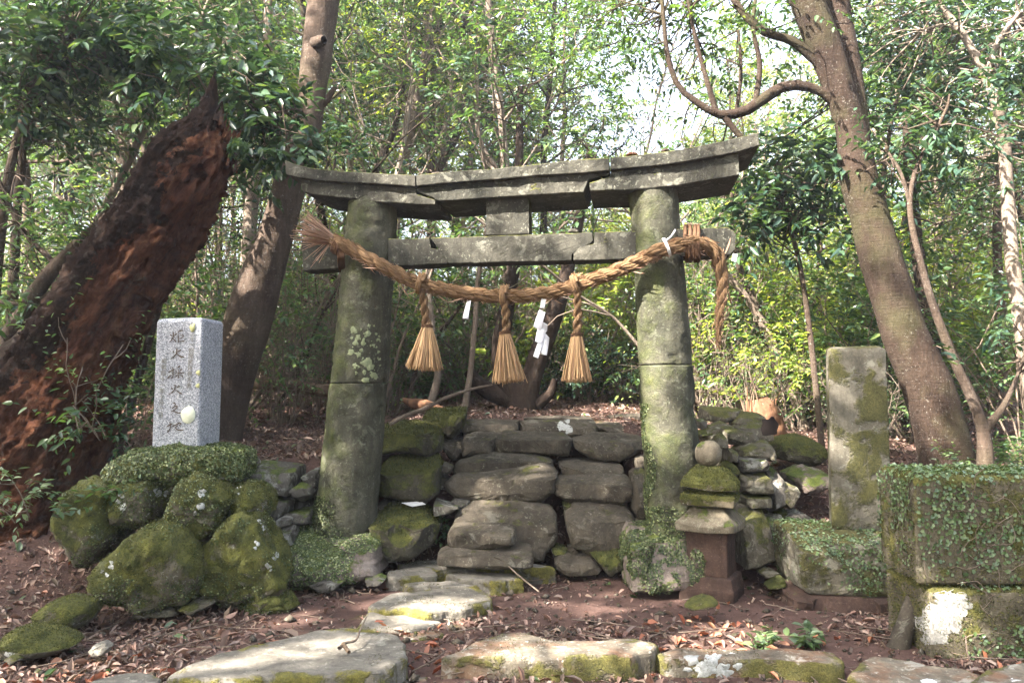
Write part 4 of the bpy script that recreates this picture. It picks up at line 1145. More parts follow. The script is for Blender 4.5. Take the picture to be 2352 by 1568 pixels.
def brush(rng, parent, p, d, spread, n, l0, l1, mat, name, r0=0.02, thick=0.0035):
    """a bundle of straws fanning out from p along d"""
    d = unit(np.array(d, float))
    a = unit(np.cross(d, [0.1, 1, 0.2])); b = np.cross(d, a)
    rad = np.sqrt(rng.uniform(0, 1, n)); an = rng.uniform(0, 2 * math.pi, n)
    off = (a * np.cos(an)[:, None] + b * np.sin(an)[:, None]) * rad[:, None]
    D = unit(d + off * spread + rng.normal(0, .02, (n, 3)))
    mb = QB()
    for i in range(n):
        L = rng.uniform(l0, l1)
        st = p + off[i] * r0
        pts = np.array([st, st + D[i] * L * .5 + rng.normal(0, .004, 3), st + D[i] * L])
        V, Fq, uv = tube(pts, [thick, thick, thick * .6], 4)
        mb.add(V, Fq, uv)
    return mb.build(name, M[mat], parent, kind='stuff')
brush(rng, rope, PT(768, 552, .24), PT(694, 522, .30) - PT(768, 552, .24), .42, 120, .20, .33, 'straw_brown', 'frayed_end', r0=.03, thick=.003)
brush(rng, rope, PT(762, 548, .24), PT(715, 585, .30) - PT(762, 548, .24), .5, 14, .15, .28, 'straw_brown', 'frayed_end', r0=.02, thick=.0022)
def lash(parent, centre, axis, r, turns, width, mat='rope_dark', thick=.008, name='binding_cord', seed=0, squash=1.0):
    axis = unit(np.array(axis, float))
    a = unit(np.cross(axis, [0.03, 1, 0.1])); b = np.cross(axis, a)
    k = int(turns * 18)
    th = np.linspace(0, 2 * math.pi * turns, k)
    w = np.linspace(-width / 2, width / 2, k)
    rg = np.random.default_rng(seed)
    rj = r * (1 + rg.normal(0, .03, k))
    q = centre + axis * w[:, None] + (a * np.cos(th)[:, None] * squash + b * np.sin(th)[:, None]) * rj[:, None]
    V, Fq, uv = tube(q, thick, 6, .1, seed)
    return obj(name, V, Fq, M[mat], parent, uv=uv)
lash(rope, PT(778, 566, .25), PT(800, 570, .25) - PT(770, 552, .25), .062, 4, .06, seed=2)
# cords that tie the rope to both ends of the tie beam
def cordloop(parent, pts, rad, mat, name='binding_cord', seed=0):
    q = smooth_open(pts, 40)
    V, Fq, uv = tube(q, rad, 6, .15, seed)
    return obj(name, V, Fq, M[mat], parent, uv=uv)
for k, u in enumerate((1576, 1584, 1596, 1602)):
    du = (-2, 1, 0, 2)[k]
    cordloop(rope, [PT(u, 522, -.11), PT(u, 519, 0.0), PT(u + du, 521, .12), PT(u + du, 548, .26), PT(u + 1, 572, .29), PT(u + 3, 592, .24), PT(u + 2, 600, .05), PT(u, 590, -.11)], .015, 'rope_dark', seed=k)
brush(rng, rope, PT(1590, 560, .29), PT(1592, 612, .28) - PT(1590, 560, .29), .35, 40, .06, .12, 'rope_dark', 'loose_straw', r0=.04, thick=.0022)
for k in range(5):
    u = 779 + k * 3.2
    cordloop(rope, [PT(u, 545, .0), PT(u + 1, 556, .22), PT(u - 2, 584, .28), PT(u - 1, 612, .16), PT(u + 2, 622, .0)], .008, 'rope_dark', seed=k + 9)
cordloop(rope, [PT(1551, 528, .2), PT(1543, 541, .24), PT(1530, 553, .30)], .007, 'cord_white', name='white_tie')
lash(rope, PT(1532, 568, .285), PT(1550, 562, .285) - PT(1515, 575, .285), .066, 3, .02, 'cord_white', .004, 'white_tie', 3)

def tassel(label, cord, skirt_end, spread, seed):
    root = thing('straw_tassel', label, 'tassel', tuple(PT(*cord[0])), group='straw tassels hanging from the rope')
    q = smooth_open([PT(*c) for c in cord], 70)
    rad = np.interp(np.linspace(0, 1, 70), [0, .2, .8, 1], [.030, .034, .036, .040])
    strands(q, rad, .17, 2, root, 'rope', 'cord_strand', n=4, sr=.55, seed=seed, yarns=7)
    # the loop over the rope
    top = PT(*cord[0])
    ax = unit(rp[np.argmin(np.linalg.norm(rp - top, axis=1)) + 2] - rp[np.argmin(np.linalg.norm(rp - top, axis=1)) - 2])
    ctr = rp[np.argmin(np.linalg.norm(rp - top, axis=1))]
    lash(root, ctr, ax, .068, 2.2, .035, 'rope', .015, 'loop', seed)
    brush(np.random.default_rng(seed), root, ctr + [0, -.03, .05], [0, -.1, 1], .8, 26, .02, .05, 'straw', 'frayed_end', r0=.02, thick=.0025)
    e = q[-1]
    d = PT(*skirt_end) - e
    lash(root, e, d, .040, 3, .022, 'rope_dark', .0055, 'binding_cord', seed)
    rg = np.random.default_rng(seed + 50)
    L = np.linalg.norm(d)
    brush(rg, root, e - unit(d) * .005, d, spread, 230, L * .94, L * 1.02, 'straw', 'straw_skirt', r0=.036, thick=.0042)
    brush(rg, root, e, d, spread * 1.25, 16, L * .8, L * 1.08, 'straw', 'straw_skirt', r0=.03, thick=.0022)
    return root
tassel('left straw tassel, widest of the three under the rope', [(968, 652, .22), (972, 680, .23), (975, 710, .23), (981, 750, .23)], (973, 853, .25), .33, 21)
tassel('middle straw tassel with one long bent straw below its skirt', [(1157, 680, .21), (1160, 705, .23), (1163, 735, .23), (1160, 765, .23)], (1170, 880, .25), .235, 22)
tassel('right straw tassel, nearest the sunlit pillar', [(1322, 655, .21), (1326, 685, .23), (1327, 725, .23), (1325, 770, .23)], (1326, 879, .25), .22, 23)
# folded paper streamers
def paper(label, panels, seed):
    root = thing('paper_streamer', label, 'paper streamer', tuple(PT(*panels[0][0], .2)), group='white paper streamers on the rope')
    for k, pan in enumerate(panels):
        off = .205 + (.012 if k % 2 else 0)
        pts = [PT(*q, off + (.01 if j >= 2 else 0)) for j, q in enumerate(pan)]
        a, b, c_, d_ = pts[:4]
        V = []
        n = 8
        for i in range(n + 1):
            t = i / n
            l = a + (d_ - a) * t; r_ = b + (c_ - b) * t
            for s in (0, .5, 1):
                p = l + (r_ - l) * s
                p = p + gnor * (.012 * math.sin(t * 2.6 + k) + .008 * (s - .5) * math.sin(t * 4 + k))
                V.append(p)
        Fs = []
        for i in range(n):
            for s in range(2):
                Fs.append((i * 3 + s, i * 3 + s + 1, (i + 1) * 3 + s + 1, (i + 1) * 3 + s))
        o = obj('paper_fold', np.array(V), Fs, M['paper'], root)
        m = o.modifiers.new('thickness', 'SOLIDIFY'); m.thickness = .0012
def c8(x, y): return ((1000 + x / 4.704) * .91875, (680 + y / 4.704) * .91875)
paper('single plain strip of white paper left of the middle tassel', [[c8(808,275), c8(848,285), c8(805,555), c8(738,545)]], 1)
paper('zigzag white paper streamer between middle and right tassel', [[c8(1680,235), c8(1735,240), c8(1700,430), c8(1648,420)], [c8(1640,440), c8(1712,480), c8(1655,690), c8(1565,640)], [c8(1665,575), c8(1738,620), c8(1725,700), c8(1600,660)], [c8(1618,655), c8(1722,690), c8(1660,840), c8(1585,815)], [c8(1680,690), c8(1755,770), c8(1728,980), c8(1650,965)], [c8(1620,820), c8(1680,830), c8(1628,1018), c8(1570,990)]], 2)
def bits(name, label, cat, conv, quad, Y, mat):
    V = np.array([P(*conv(*q), Y) for q in quad])
    V = np.vstack([V, V + [0, .012, -.004]])
    Fs = [(0, 1, 2, 3), (7, 6, 5, 4)] + [(i, i + 4, (i + 1) % 4 + 4, (i + 1) % 4) for i in range(4)]
    return tag(obj(name, V, Fs, M[mat], None, V.mean(0), smooth=False), label, cat)
bits('paper_scrap', 'crumpled scrap of white paper fallen between the step stones', 'paper scrap', c7, [(300,860),(440,848),(478,870),(380,888)], 6.35, 'paper')
tag(obj('paper_scrap', *(lambda V: (np.vstack([V, V + [0, .003, 0]]), [(0, 1, 2, 3), (7, 6, 5, 4)]))(np.array([PT(1684, 582, .13), PT(1694, 584, .13), PT(1690, 602, .12), PT(1680, 598, .13)])), M['paper'], None, PT(1688, 590, .13), smooth=False), 'small paper tag left on the right end of the tie beam', 'paper scrap')

# ------------------------------------------------------------------ the small stone lantern
LZ = 5.5
lc = P(cp(640, 0)[0], cp(0, 1400)[1], LZ)
lang = R(-27)
lantern = thing('stone_lantern', 'small tiered stone lantern with ball finial beside the right pillar', 'stone lantern', (lc[0], LZ, gz(lc[0], LZ)))
def zpix(y): return P(1640, cp(0, y)[1], LZ)[2]
def sq_ring(cx, cy, z, hw, rcorner=0.05, n=12, ang=lang, sag=0.0, hd=None):
    hd = hd or hw
    r = []
    cor = [(-1, -1), (1, -1), (1, 1), (-1, 1)]
    for i in range(4):
        x0, y0 = cor[i]; x1, y1 = cor[(i + 1) % 4]
        for t in np.linspace(rcorner / 2, 1 - rcorner / 2, n):
            x, y = (x0 + (x1 - x0) * t) * hw, (y0 + (y1 - y0) * t) * hd
            dz = sag * (abs(t - .5) * 2) ** 2
            r.append((cx + x * math.cos(ang) - y * math.sin(ang), cy + x * math.sin(ang) + y * math.cos(ang), z + dz))
    return np.array(r)
def tier(name, prof, mat, seed, dx=0.0, amp=.012, ang=lang, tilt=0.0, rough_f=7):
    """prof: list of (pixel row, half width m, corner sag)"""
    rings = []
    # densify
    pr = np.array([(zpix(y), w, sg) for y, w, sg in prof])
    q = np.linspace(0, len(pr) - 1, (len(pr) - 1) * 5 + 1)
    for k in q:
        z, w, sg = (np.interp(k, range(len(pr)), pr[:, j]) for j in range(3))
        r = sq_ring(lc[0] + dx, LZ + .1, z, w, ang=ang, sag=sg)
        r[:, 2] += (r[:, 0] - lc[0]) * tilt
        rings.append(r)
    V, Fs = loft(rings)
    V = roughen(V, amp, rough_f, seed, 4)
    return obj(name, V, Fs, M[mat], lantern)
hw = lambda wpx: px(wpx * .3281 / 2, LZ) / (math.cos(R(13)) + math.sin(R(13)) * .9)
tier('plinth', [(1530, hw(440), 0), (1420, hw(440), 0), (1412, hw(430), 0), (1345, hw(395), 0), (1335, hw(330), 0), (1333, .02, 0)], 'lantern_red', 71)
tier('shaft', [(1345, hw(335), 0), (1250, hw(325), 0), (1120, hw(328), 0), (1030, hw(345), 0)], 'lantern_red', 72, amp=.006)
tier('lower_roof', [(1030, hw(300), 0), (1028, hw(470), .012), (985, hw(480), .02), (965, hw(450), .012), (900, hw(330), 0), (868, hw(270), 0), (860, .02, 0)], 'lantern', 73, amp=.008)
tier('middle_roof', [(866, hw(210), 0), (858, hw(215), 0), (850, hw(415), 0), (805, hw(440), 0), (772, hw(425), 0), (764, hw(330), 0), (762, hw(250), 0), (745, hw(240), 0)], 'lantern_moss', 74, amp=.012, ang=lang + R(6), tilt=-.03)
tier('upper_roof', [(742, hw(300), 0), (736, hw(450), .012), (700, hw(445), .016), (660, hw(390), 0), (610, hw(290), 0), (585, hw(200), 0), (578, .02, 0)], 'lantern_moss', 75, amp=.014, ang=lang + R(9), tilt=-.05)
bz0, bz1 = zpix(588), zpix(398)
rings = []
for t in np.linspace(-1, 1, 22):
    r_ = px(92 * .3281, LZ) * math.sqrt(max(1e-4, 1 - (abs(t) ** 2.4))) * 1.0
    an = np.arange(28) * 2 * math.pi / 28
    rings.append(np.stack([lc[0] + px((628 - 640) * .3281, LZ) + r_ * np.cos(an), LZ + .1 + r_ * np.sin(an), np.full(28, (bz0 + bz1) / 2 + t * (bz1 - bz0) / 2)], 1))
V, Fs = loft(rings)
obj('finial_ball', roughen(V, .006, 12, 77, 3), Fs, M['lantern'], lantern)

# ------------------------------------------------------------------ the tall stele on its rock base
SY = 5.55
stele = thing('stone_stele', 'tall lichen blotched stele on a rock base at the right', 'stele', tuple(P(1980, 1218, SY)))
sl, sr_ = P(1912, 1222, SY), P(2052, 1222, SY)
tl_, tr_ = P(1903, 800, SY), P(2034, 797, SY)
rings = []
dep = .24
for t in list(np.linspace(0, .985, 26)) + [.993, 1.0]:
    a, b = sl + (tl_ - sl) * t, sr_ + (tr_ - sr_) * t
    ins = 0.0
    if t > .99: ins = .012 if t < 1 else .03
    r = []
    back = np.array([.075, dep, 0])
    A, B = a + [ins, ins, 0], b + [-ins, ins, 0]
    Cc, Dd = b + back + [-ins, -ins, 0], a + back + [ins, -ins, 0]
    for p0, p1 in ((A, B), (B, Cc), (Cc, Dd), (Dd, A)):
        for s in np.linspace(.02, .98, 10): r.append(p0 + (p1 - p0) * s)
    rr_ = np.array(r)
    if t >= .985: rr_[:, 2] += (rr_[:, 1] - SY) * .10
    rings.append(rr_)
V, Fs = loft(rings)
obj('slab', roughen(V, .006, 6, 81, 4), Fs, M['stele'], stele)
rock(stele, idt, [(1801,1212),(1840,1203),(1960,1212),(2070,1222),(2090,1250),(2085,1350),(1960,1352),(1830,1345),(1806,1300)], 5.6, .62, 'stele', p=9, amp=.02, cuts=0, name='base_block')
rock(stele, idt, [(1798,1352),(1850,1345),(2014,1348),(2020,1392),(1900,1402),(1800,1400)], 5.5, .5, 'lantern_red', p=9, amp=.02, cuts=0, name='foot_stone')

# ------------------------------------------------------------------ big ivy covered block at the right edge
iblock = thing('ivy_stone_block', 'massive ivy covered stone block at the right edge', 'stone block', tuple(P(2240, 1530, 4.25)))
def boxrock(name, parent, pxs, Yf, depth, mat, seed, amp=.015, skew=0.0, r=.03):
    """pxs: (u0, v0, u1, v1) of the front face at Yf"""
    a, b = P(pxs[0], pxs[3], Yf), P(pxs[2], pxs[1], Yf)
    w, h = b[0] - a[0], b[2] - a[2]
    rings = []
    n = 16
    for z, ins in [(0, r)] + [(t, 0) for t in np.linspace(.03, .95, 20)] + [(.98, r * .4), (1.0, r)]:
        rg = []
        for (x0, y0, x1, y1) in ((0, 0, 1, 0), (1, 0, 1, 1), (1, 1, 0, 1), (0, 1, 0, 0)):
            for t in np.linspace(.015, .985, n):
                x, y = (x0 + (x1 - x0) * t) * w, (y0 + (y1 - y0) * t) * depth
                x = min(max(x, ins), w - ins); y = min(max(y, ins), depth - ins)
                rg.append((a[0] + x + skew * y, Yf + y, a[2] + z * h))
        rings.append(np.array(rg))
    V, Fs = loft(rings)
    return obj(name, roughen(V, amp, 5, seed, 5), Fs, M[mat], parent)
ub = boxrock('upper_block', iblock, (2108, 1092, 2480, 1345), 4.35, .55, 'ivyblock', 91, skew=.12)
lb = boxrock('lower_block', iblock, (2140, 1352, 2480, 1535), 4.33, .55, 'ivyblock', 92, skew=.05)
crust('sun_fleck_patch', iblock, [lb], [b16(*q) for q in [(1790,1020),(1860,990),(1940,1040),(1980,1200),(1900,1215),(1820,1215),(1740,1280),(1735,1200),(1765,1100)]], 'sun_fleck', 22, 8, .2, .12, .3)  # pale crust with a sun fleck's brightness put into its colour
q = smooth_open([P(2118, 1350, 4.6), P(2096, 1400, 4.58), P(2064, 1490, 4.52), P(2050, 1530, 4.50)], 16)
V, Fq, uv = tube(q, np.linspace(.05, .062, 16), 12, .45, 4)
obj('prop', V, Fq, M['step'], iblock)

# ------------------------------------------------------------------ creeping leaves, ivy and moss that grow on stones
def sample_mesh(objs, n, rng, front=True, mask=None):
    Ps, Ns = [], []
    tri_all, nor_all, ar_all = [], [], []
    for o in objs:
        me = o.data
        me.calc_loop_triangles()
        co = np.empty(len(me.vertices) * 3, np.float32); me.vertices.foreach_get('co', co)
        co = co.reshape(-1, 3) + origin_of(o)
        ti = np.empty(len(me.loop_triangles) * 3, np.int32); me.loop_triangles.foreach_get('vertices', ti)
        T = co[ti.reshape(-1, 3)]
        cr = np.cross(T[:, 1] - T[:, 0], T[:, 2] - T[:, 0])
        # outward: loft winding may face inward; orient from the object's centre
        c = co.mean(0)
        s = np.sign(((T.mean(1) - c) * cr).sum(1))
        cr = cr * s[:, None]
        A = np.linalg.norm(cr, axis=1) / 2
        N = unit(cr)
        if front:
            see = ((T.mean(1) - np.array([0, 0, EYE])) * N).sum(1) < 0.25
            A = A * see
        tri_all.append(T); nor_all.append(N); ar_all.append(A)
    T, N, A = np.concatenate(tri_all), np.concatenate(nor_all), np.concatenate(ar_all)
    idx = rng.choice(len(T), n, p=A / A.sum())
    r1, r2 = np.sqrt(rng.uniform(size=n)), rng.uniform(size=n)
    Pp = (1 - r1)[:, None] * T[idx, 0] + (r1 * (1 - r2))[:, None] * T[idx, 1] + (r1 * r2)[:, None] * T[idx, 2]
    Nn = N[idx]
    if mask is not None:
        m = mask(Pp, Nn)
        Pp, Nn = Pp[m], Nn[m]
    return Pp, Nn
def creep(name, parent, objs, n, size, mat, seed, mask=None, lift=.006, ratio=.8, stand=.5):
    rng = np.random.default_rng(seed)
    Pp, Nn = sample_mesh(objs, n, rng, True, mask)
    k = len(Pp)
    t = unit(np.cross(Nn, rng.normal(size=(k, 3))))
    D = unit(t + Nn * rng.uniform(-.1, stand, k)[:, None] + np.array([0, 0, -.2]))
    N2 = unit(Nn + rng.normal(0, .35, (k, 3)))
    L = size * rng.uniform(.6, 1.35, k)
    V, Fq = leaf_geo(Pp + Nn * lift * rng.uniform(.2, 1.6, k)[:, None], D, N2, L, L * ratio)
    return obj(name, V, Fq, M[mat], parent, smooth=False, kind='stuff')
def fuzz(parent, objs, n, size, seed, mask=None, mat='moss_fuzz'):
    rng = np.random.default_rng(seed)
    Pp, Nn = sample_mesh(objs, n, rng, True, mask)
    k = len(Pp)
    D = unit(Nn + rng.normal(0, .45, (k, 3)))
    N2 = unit(np.cross(D, rng.normal(size=(k, 3))))
    L = size * rng.uniform(.5, 1.4, k)
    V, Fq = leaf_geo(Pp - Nn * .002, D, N2, L, L * .42)
    return obj('moss', V, Fq, M[mat], parent, smooth=False, kind='stuff')
def nmask(scale, thr, seed, zmin=-2, soft=.25):
    def f(Pp, Nn):
        v = fbm(Pp * scale, 4, seed) + Nn[:, 2] * .25
        return (v > thr + np.random.default_rng(seed).normal(0, soft * .4, len(Pp))) & (Nn[:, 2] > zmin)
    return f
bould = [o for o in mound.children if o.name.startswith('boulder')]
creep('creeping_leaves', mound, bould[:1], 9000, .016, 'leaf_moss', 1, nmask(3, -.35, 1))
creep('creeping_leaves', mound, bould[1:11], 20000, .0125, 'leaf_moss', 2, lambda Pp, Nn: (fbm(Pp * 5, 4, 2) - Nn[:, 2] * .25 > -.03))
fuzz(mound, bould[:11], 52000, .011, 3, nmask(4, .0, 5))
foot = [o for o in torii.children if o.name.startswith('footing')]
def left_part(Pp, Nn): return (Pp[:, 0] < P(815, 1300, 6.1)[0] + fbm(Pp * 5, 3, 4) * .25) | (Nn[:, 2] > .8)
creep('creeping_leaves', torii, foot[:1], 9000, .0145, 'leaf_moss', 4, left_part)
creep('creeping_leaves', torii, foot[1:], 9000, .015, 'leaf_moss', 5, lambda Pp, Nn: (Pp[:, 2] + fbm(Pp * 5, 4, 3) * .34 > .17) & (fbm(Pp * 7, 3, 8) > -.22))
drums = [d for o in torii.children for d in o.children if d.name.startswith('lower_drum')]
def low(z0, u=None):
    def f(Pp, Nn):
        h = Pp[:, 2] + fbm(Pp * 4, 4, 9) * .22
        return h < z0
    return f
creep('creeping_leaves', torii, drums[:1], 7000, .015, 'leaf_moss', 6, lambda Pp, Nn: (Pp[:, 2] + fbm(Pp * 5, 4, 9) * .25 < .60 - (Pp[:, 0] - P(740, 1100, 6.1)[0]) * 1.1))
creep('creeping_leaves', torii, drums[1:], 6500, .015, 'leaf_moss', 7, low(.62))
def vine_mask(Pp, Nn):
    x = Pp[:, 0] - P(1490, 1000, 5.7)[0] - .03 * np.sin(Pp[:, 2] * 9)
    return (np.abs(x) < .018 + .02 * np.maximum(0, fbm(Pp * 6, 3, 2))) & (Pp[:, 2] < 1.35)
creep('creeping_leaves', torii, drums[1:], 14000, .013, 'leaf_moss', 8, vine_mask)
fuzz(lantern, [o for o in lantern.children if o.name.startswith(('upper_roof', 'middle_roof'))], 7000, .011, 9, lambda Pp, Nn: Nn[:, 2] > -.1)
creep('ivy_leaves', iblock, [ub], 4200, .021, 'leaf_ivy', 10, nmask(3.4, .10, 7, soft=.35), .012, .85, .35)
creep('ivy_leaves', iblock, [lb], 2800, .021, 'leaf_ivy', 11, lambda Pp, Nn: (nmask(3.4, .02, 8, soft=.35)(Pp, Nn)) & (Pp[:, 0] > P(2200, 1400, 4.3)[0] + (Pp[:, 2] - .05) * .25), .012, .85, .35)
def runners(n, seed):
    rg = np.random.default_rng(seed)
    qb = QB()
    for _ in range(n):
        u, v = rg.uniform(2115, 2360), rg.uniform(1130, 1500)
        p = P(u, v, 4.335); d = unit(rg.normal(size=3) * [1, 0, 1] + [0, 0, .5])
        pts = [p]
        for _s in range(9):
            d = unit(d + rg.normal(0, .4, 3) * [1, 0, 1]); pts.append(pts[-1] + d * .028 + [0, rg.normal(0, .002), 0])
        V, Fq, uv = tube(np.array(pts), .0022, 4)
        qb.add(V, Fq, uv)
    return qb.build('ivy_stems', M['twig'], iblock, kind='stuff')
runners(26, 6)
fuzz(iblock, [ub, lb], 16000, .012, 12, nmask(2, -.05, 3))
sb = [o for o in stele.children if o.name.startswith('base_block')]
creep('ivy_leaves', stele, sb, 3400, .019, 'leaf_ivy', 13, nmask(3.4, .08, 5, soft=.25), .01, .8, .35)
stp = [o for o in steps.children if o.data.materials[0] == M['step_moss']]
fuzz(steps, stp, 16000, .014, 14, lambda Pp, Nn: (Nn[:, 2] + fbm(Pp * 3, 3, 4) * .6 > .45))
fuzz(path, list(path.children), 9000, .009, 15, lambda Pp, Nn: (fbm(Pp * 3.2, 4, 14) > .16), 'moss_fuzz')
fuzz(edging, [o for o in edging.children if o.name.startswith('edging')], 12000, .008, 16, lambda Pp, Nn: (fbm(Pp * 3.2, 4, 15) > .18), 'moss_fuzz')
lint = [o for o in torii.children if o.name.startswith('lintel')]
fuzz(torii, lint, 5200, .016, 17, lambda Pp, Nn: (Nn[:, 2] > .5) & (fbm(Pp * 4, 3, 6) > -.15))
mo = [o for o in C.objects if o.name.startswith('mossy_boulder')]
for k, o in enumerate(mo):
    fuzz(o, [o], 3600, .008, 30 + k, lambda Pp, Nn: Nn[:, 2] > -.2)
# ------------------------------------------------------------------ trees
def walk(rng, p, d, L, k, wob=.12, rise=0.0):
    pts = [np.array(p, float)]
    d = unit(np.array(d, float))
    for i in range(k):
        d = unit(d + rng.normal(0, wob, 3) + np.array([0, 0, rise]))
        pts.append(pts[-1] + d * L / k)
    return np.array(pts)
def gen_tree(seed, H, r0, nb=14, blen=2.4, start=.3, twigs=3, k=8, ll=.085, tl=.34, lean=(0, 0), sub=5, wob=.10, rise=.10, twig_r=.006, density=1.0, tuft=True):
    """a tree standing at the origin: (wood quad batch, leaf V, leaf F)"""
    rng = np.random.default_rng(seed)
    wood = QB()
    d0 = unit(np.array([lean[0], lean[1], 1.0]))
    tr = walk(rng, (0, 0, -.15), d0, H + .15, 12, wob * .55, .05)
    tr = smooth_open(tr, 26)
    rad = r0 * (1 - .8 * np.linspace(0, 1, 26)) * (1 + .35 * np.exp(-np.linspace(0, 1, 26) * 18))
    wood.add(*tube(tr, rad, 9, .14, seed))
    TP, TD = [], []
    for b in range(nb):
        t = start + (1 - start) * ((b + rng.uniform(0, 1)) / nb)
        i = min(24, int(t * 25))
        az = b * 2.4 + rng.uniform(-.6, .6)
        el = rng.uniform(.05, .75)
        L = blen * (1.15 - .55 * t) * rng.uniform(.65, 1.2)
        d = (math.cos(az) * math.cos(el), math.sin(az) * math.cos(el), math.sin(el))
        q = walk(rng, tr[i], d, L, 6, .2, rise)
        rb = max(.008, rad[i] * .42)
        wood.add(*tube(q, np.linspace(rb, twig_r, 7), 5, .1, seed + b))
        for s in range(sub):
            f = .3 + .7 * (s + rng.uniform(0, 1)) / sub
            j = min(5, int(f * 6))
            p = q[j] + (q[j + 1] - q[j]) * (f * 6 - j if j < 6 else 0) * .9
            dd = unit(unit(q[j + 1] - q[j]) + rng.normal(0, .62, 3))
            L2 = L * .42 * rng.uniform(.6, 1.2)
            w = walk(rng, p, dd, L2, 3, .25, rise * .6)
            wood.add(*tube(w, np.linspace(twig_r * 1.1, twig_r * .4, 4), 3))
            for e in range(twigs):
                if rng.uniform() > density: continue
                g = (e + 1) / twigs
                m = min(2, int(g * 3 - .01))
                TP.append(w[m] + (w[m + 1] - w[m]) * (g * 3 - m))
                TD.append(unit(w[m + 1] - w[m]) + rng.normal(0, .55, 3))
    if tuft:
        for e in range(6):
            TP.append(tr[-1]); TD.append(rng.normal(0, .6, 3) + [0, 0, .5])
    V, Fq = twig_leaves(rng, np.array(TP), np.array(TD), tl, k, ll)
    return wood, V, Fq
def gen_shrub(seed, H, nst=7, spread=.7, k=9, ll=.085, tl=.32, sub=6, r=.014):
    rng = np.random.default_rng(seed)
    wood = QB()
    TP, TD = [], []
    for s in range(nst):
        az = rng.uniform(0, 2 * math.pi)
        d = (math.cos(az) * spread * rng.uniform(.2, 1), math.sin(az) * spread * rng.uniform(.2, 1), 1)
        q = walk(rng, (math.cos(az) * .12, math.sin(az) * .12, -.08), d, H * rng.uniform(.6, 1.1), 7, .16, .02)
        wood.add(*tube(q, np.linspace(r, .004, 8), 5, .1, seed + s))
        for b in range(sub):
            f = .2 + .8 * (b + rng.uniform(0, 1)) / sub
            j = min(6, int(f * 7))
            dd = unit(unit(q[j + 1] - q[j]) + rng.normal(0, .75, 3))
            w = walk(rng, q[j] + (q[j + 1] - q[j]) * rng.uniform(0, 1), dd, H * .3 * rng.uniform(.5, 1.2), 3, .25, .02)
            wood.add(*tube(w, np.linspace(.005, .002, 4), 3))
            for e in range(3):
                TP.append(w[e + 1]); TD.append(unit(w[e + 1] - w[e]) + rng.normal(0, .5, 3))
    V, Fq = twig_leaves(rng, np.array(TP), np.array(TD), tl, k, ll)
    return wood, V, Fq
def tree_obj(name, wood, V, Fq, bark, leaf, label, cat, group=None, trunk_name='trunk', crown_name='crown', loc=(0, 0, 0)):
    root = thing(name, label, cat, loc, group)
    t = wood.build(trunk_name, M[bark], root, local=True)
    c = obj(crown_name, V, Fq, M[leaf], root, smooth=False, local=True)
    return root
def copy_tree(src, loc, rz, sc, label=None, group=None, bark=None, leaf=None):
    r = src.copy(); C.objects.link(r)
    r.location = loc
    r.rotation_euler = (0, 0, rz)
    r.scale = (sc, sc, sc)
    if label: r['label'] = label
    if group: r['group'] = group
    for ch in src.children:
        c = ch.copy(); C.objects.link(c); c.parent = r
        m = leaf if ch.name.startswith('crown') else bark
        if m:
            c.material_slots[0].link = 'OBJECT'
            c.material_slots[0].material = M[m]
    return r

# ---- trees measured from the photograph, each at its own distance
def stem_pts(tr, n):
    a = [(*P(q[0], q[1], q[3] if len(q) > 3 else tr['Y']), px(q[2], q[3] if len(q) > 3 else tr['Y']) / 2) for q in tr['stem']]
    return smooth_open(a, n)
def traced(name, label, Y, stem, bark, branches=(), blobs=(), leaf='leaf', seed=1, ll=.085, n=40, sides=12, lump=.12, cat='tree', group=None, tl=.3, k=9, crown='crown', sink=.4, roots=0.0):
    rng = np.random.default_rng(seed)
    S4 = stem_pts(dict(Y=Y, stem=stem), n)
    p, r = S4[:, :3], S4[:, 3].copy()
    # carry the stem on down into the earth
    d = unit(p[0] - p[1])
    zg = gz(p[0][0], p[0][1]) - sink
    if p[0][2] > zg:
        tt = (p[0][2] - zg) / max(.35, -d[2] + 1e-3) if d[2] < 0 else p[0][2] - zg
        dd = d if d[2] < -.3 else np.array([0, 0, -1.0])
        tt = (p[0][2] - zg) / -dd[2]
        ext = np.array([p[0] + dd * tt * (1 - f) for f in (0, .5)])
        p = np.vstack([ext, p]); r = np.concatenate([[r[0] * 1.15, r[0] * 1.05], r])
    if roots:
        h = np.linalg.norm(p - p[0], axis=1)
        r = r * (1 + roots * np.exp(-h / .35))
    root = thing(name, label, cat, (p[0][0], p[0][1], gz(p[0][0], p[0][1])), group)
    wood = QB()
    wood.add(*tube(p, r, sides, lump, seed))
    twp = []
    for br in branches:
        a = smooth_open([(*P(q[0], q[1], q[3] if len(q) > 3 else Y), px(q[2], q[3] if len(q) > 3 else Y) / 2) for q in br], 22)
        wood.add(*tube(a[:, :3], a[:, 3], 8, lump, seed + 3))
        twp.append(a[:, :3])
    allp = np.vstack([p] + twp)
    TP, TD = [], []
    for (u, v, by, rad, cnt) in blobs:
        c = P(u, v, by)
        for _ in range(cnt):
            o = rng.normal(0, .45, 3) * rad * np.array([1, 1, .75])
            e = c + o
            if rng.uniform() < .35:
                a = allp[np.argmin(np.linalg.norm(allp - e, axis=1) + rng.uniform(0, .4, len(allp)))]
                if np.linalg.norm(a - e) < 2.2:
                    m = (a + e) / 2 + rng.normal(0, .12, 3)
                    q = smooth_open(np.array([a, m, e]), 7)
                    wood.add(*tube(q, np.linspace(.009, .003, 7), 4))
            TP.append(e); TD.append(unit(o + rng.normal(0, .4, 3)))
    wood.build('trunk', M[bark], root)
    if TP:
        V, Fq = twig_leaves(rng, np.array(TP), np.array(TD), tl, k, ll)
        obj(crown, V, Fq, M[leaf], root, smooth=False)
    return root

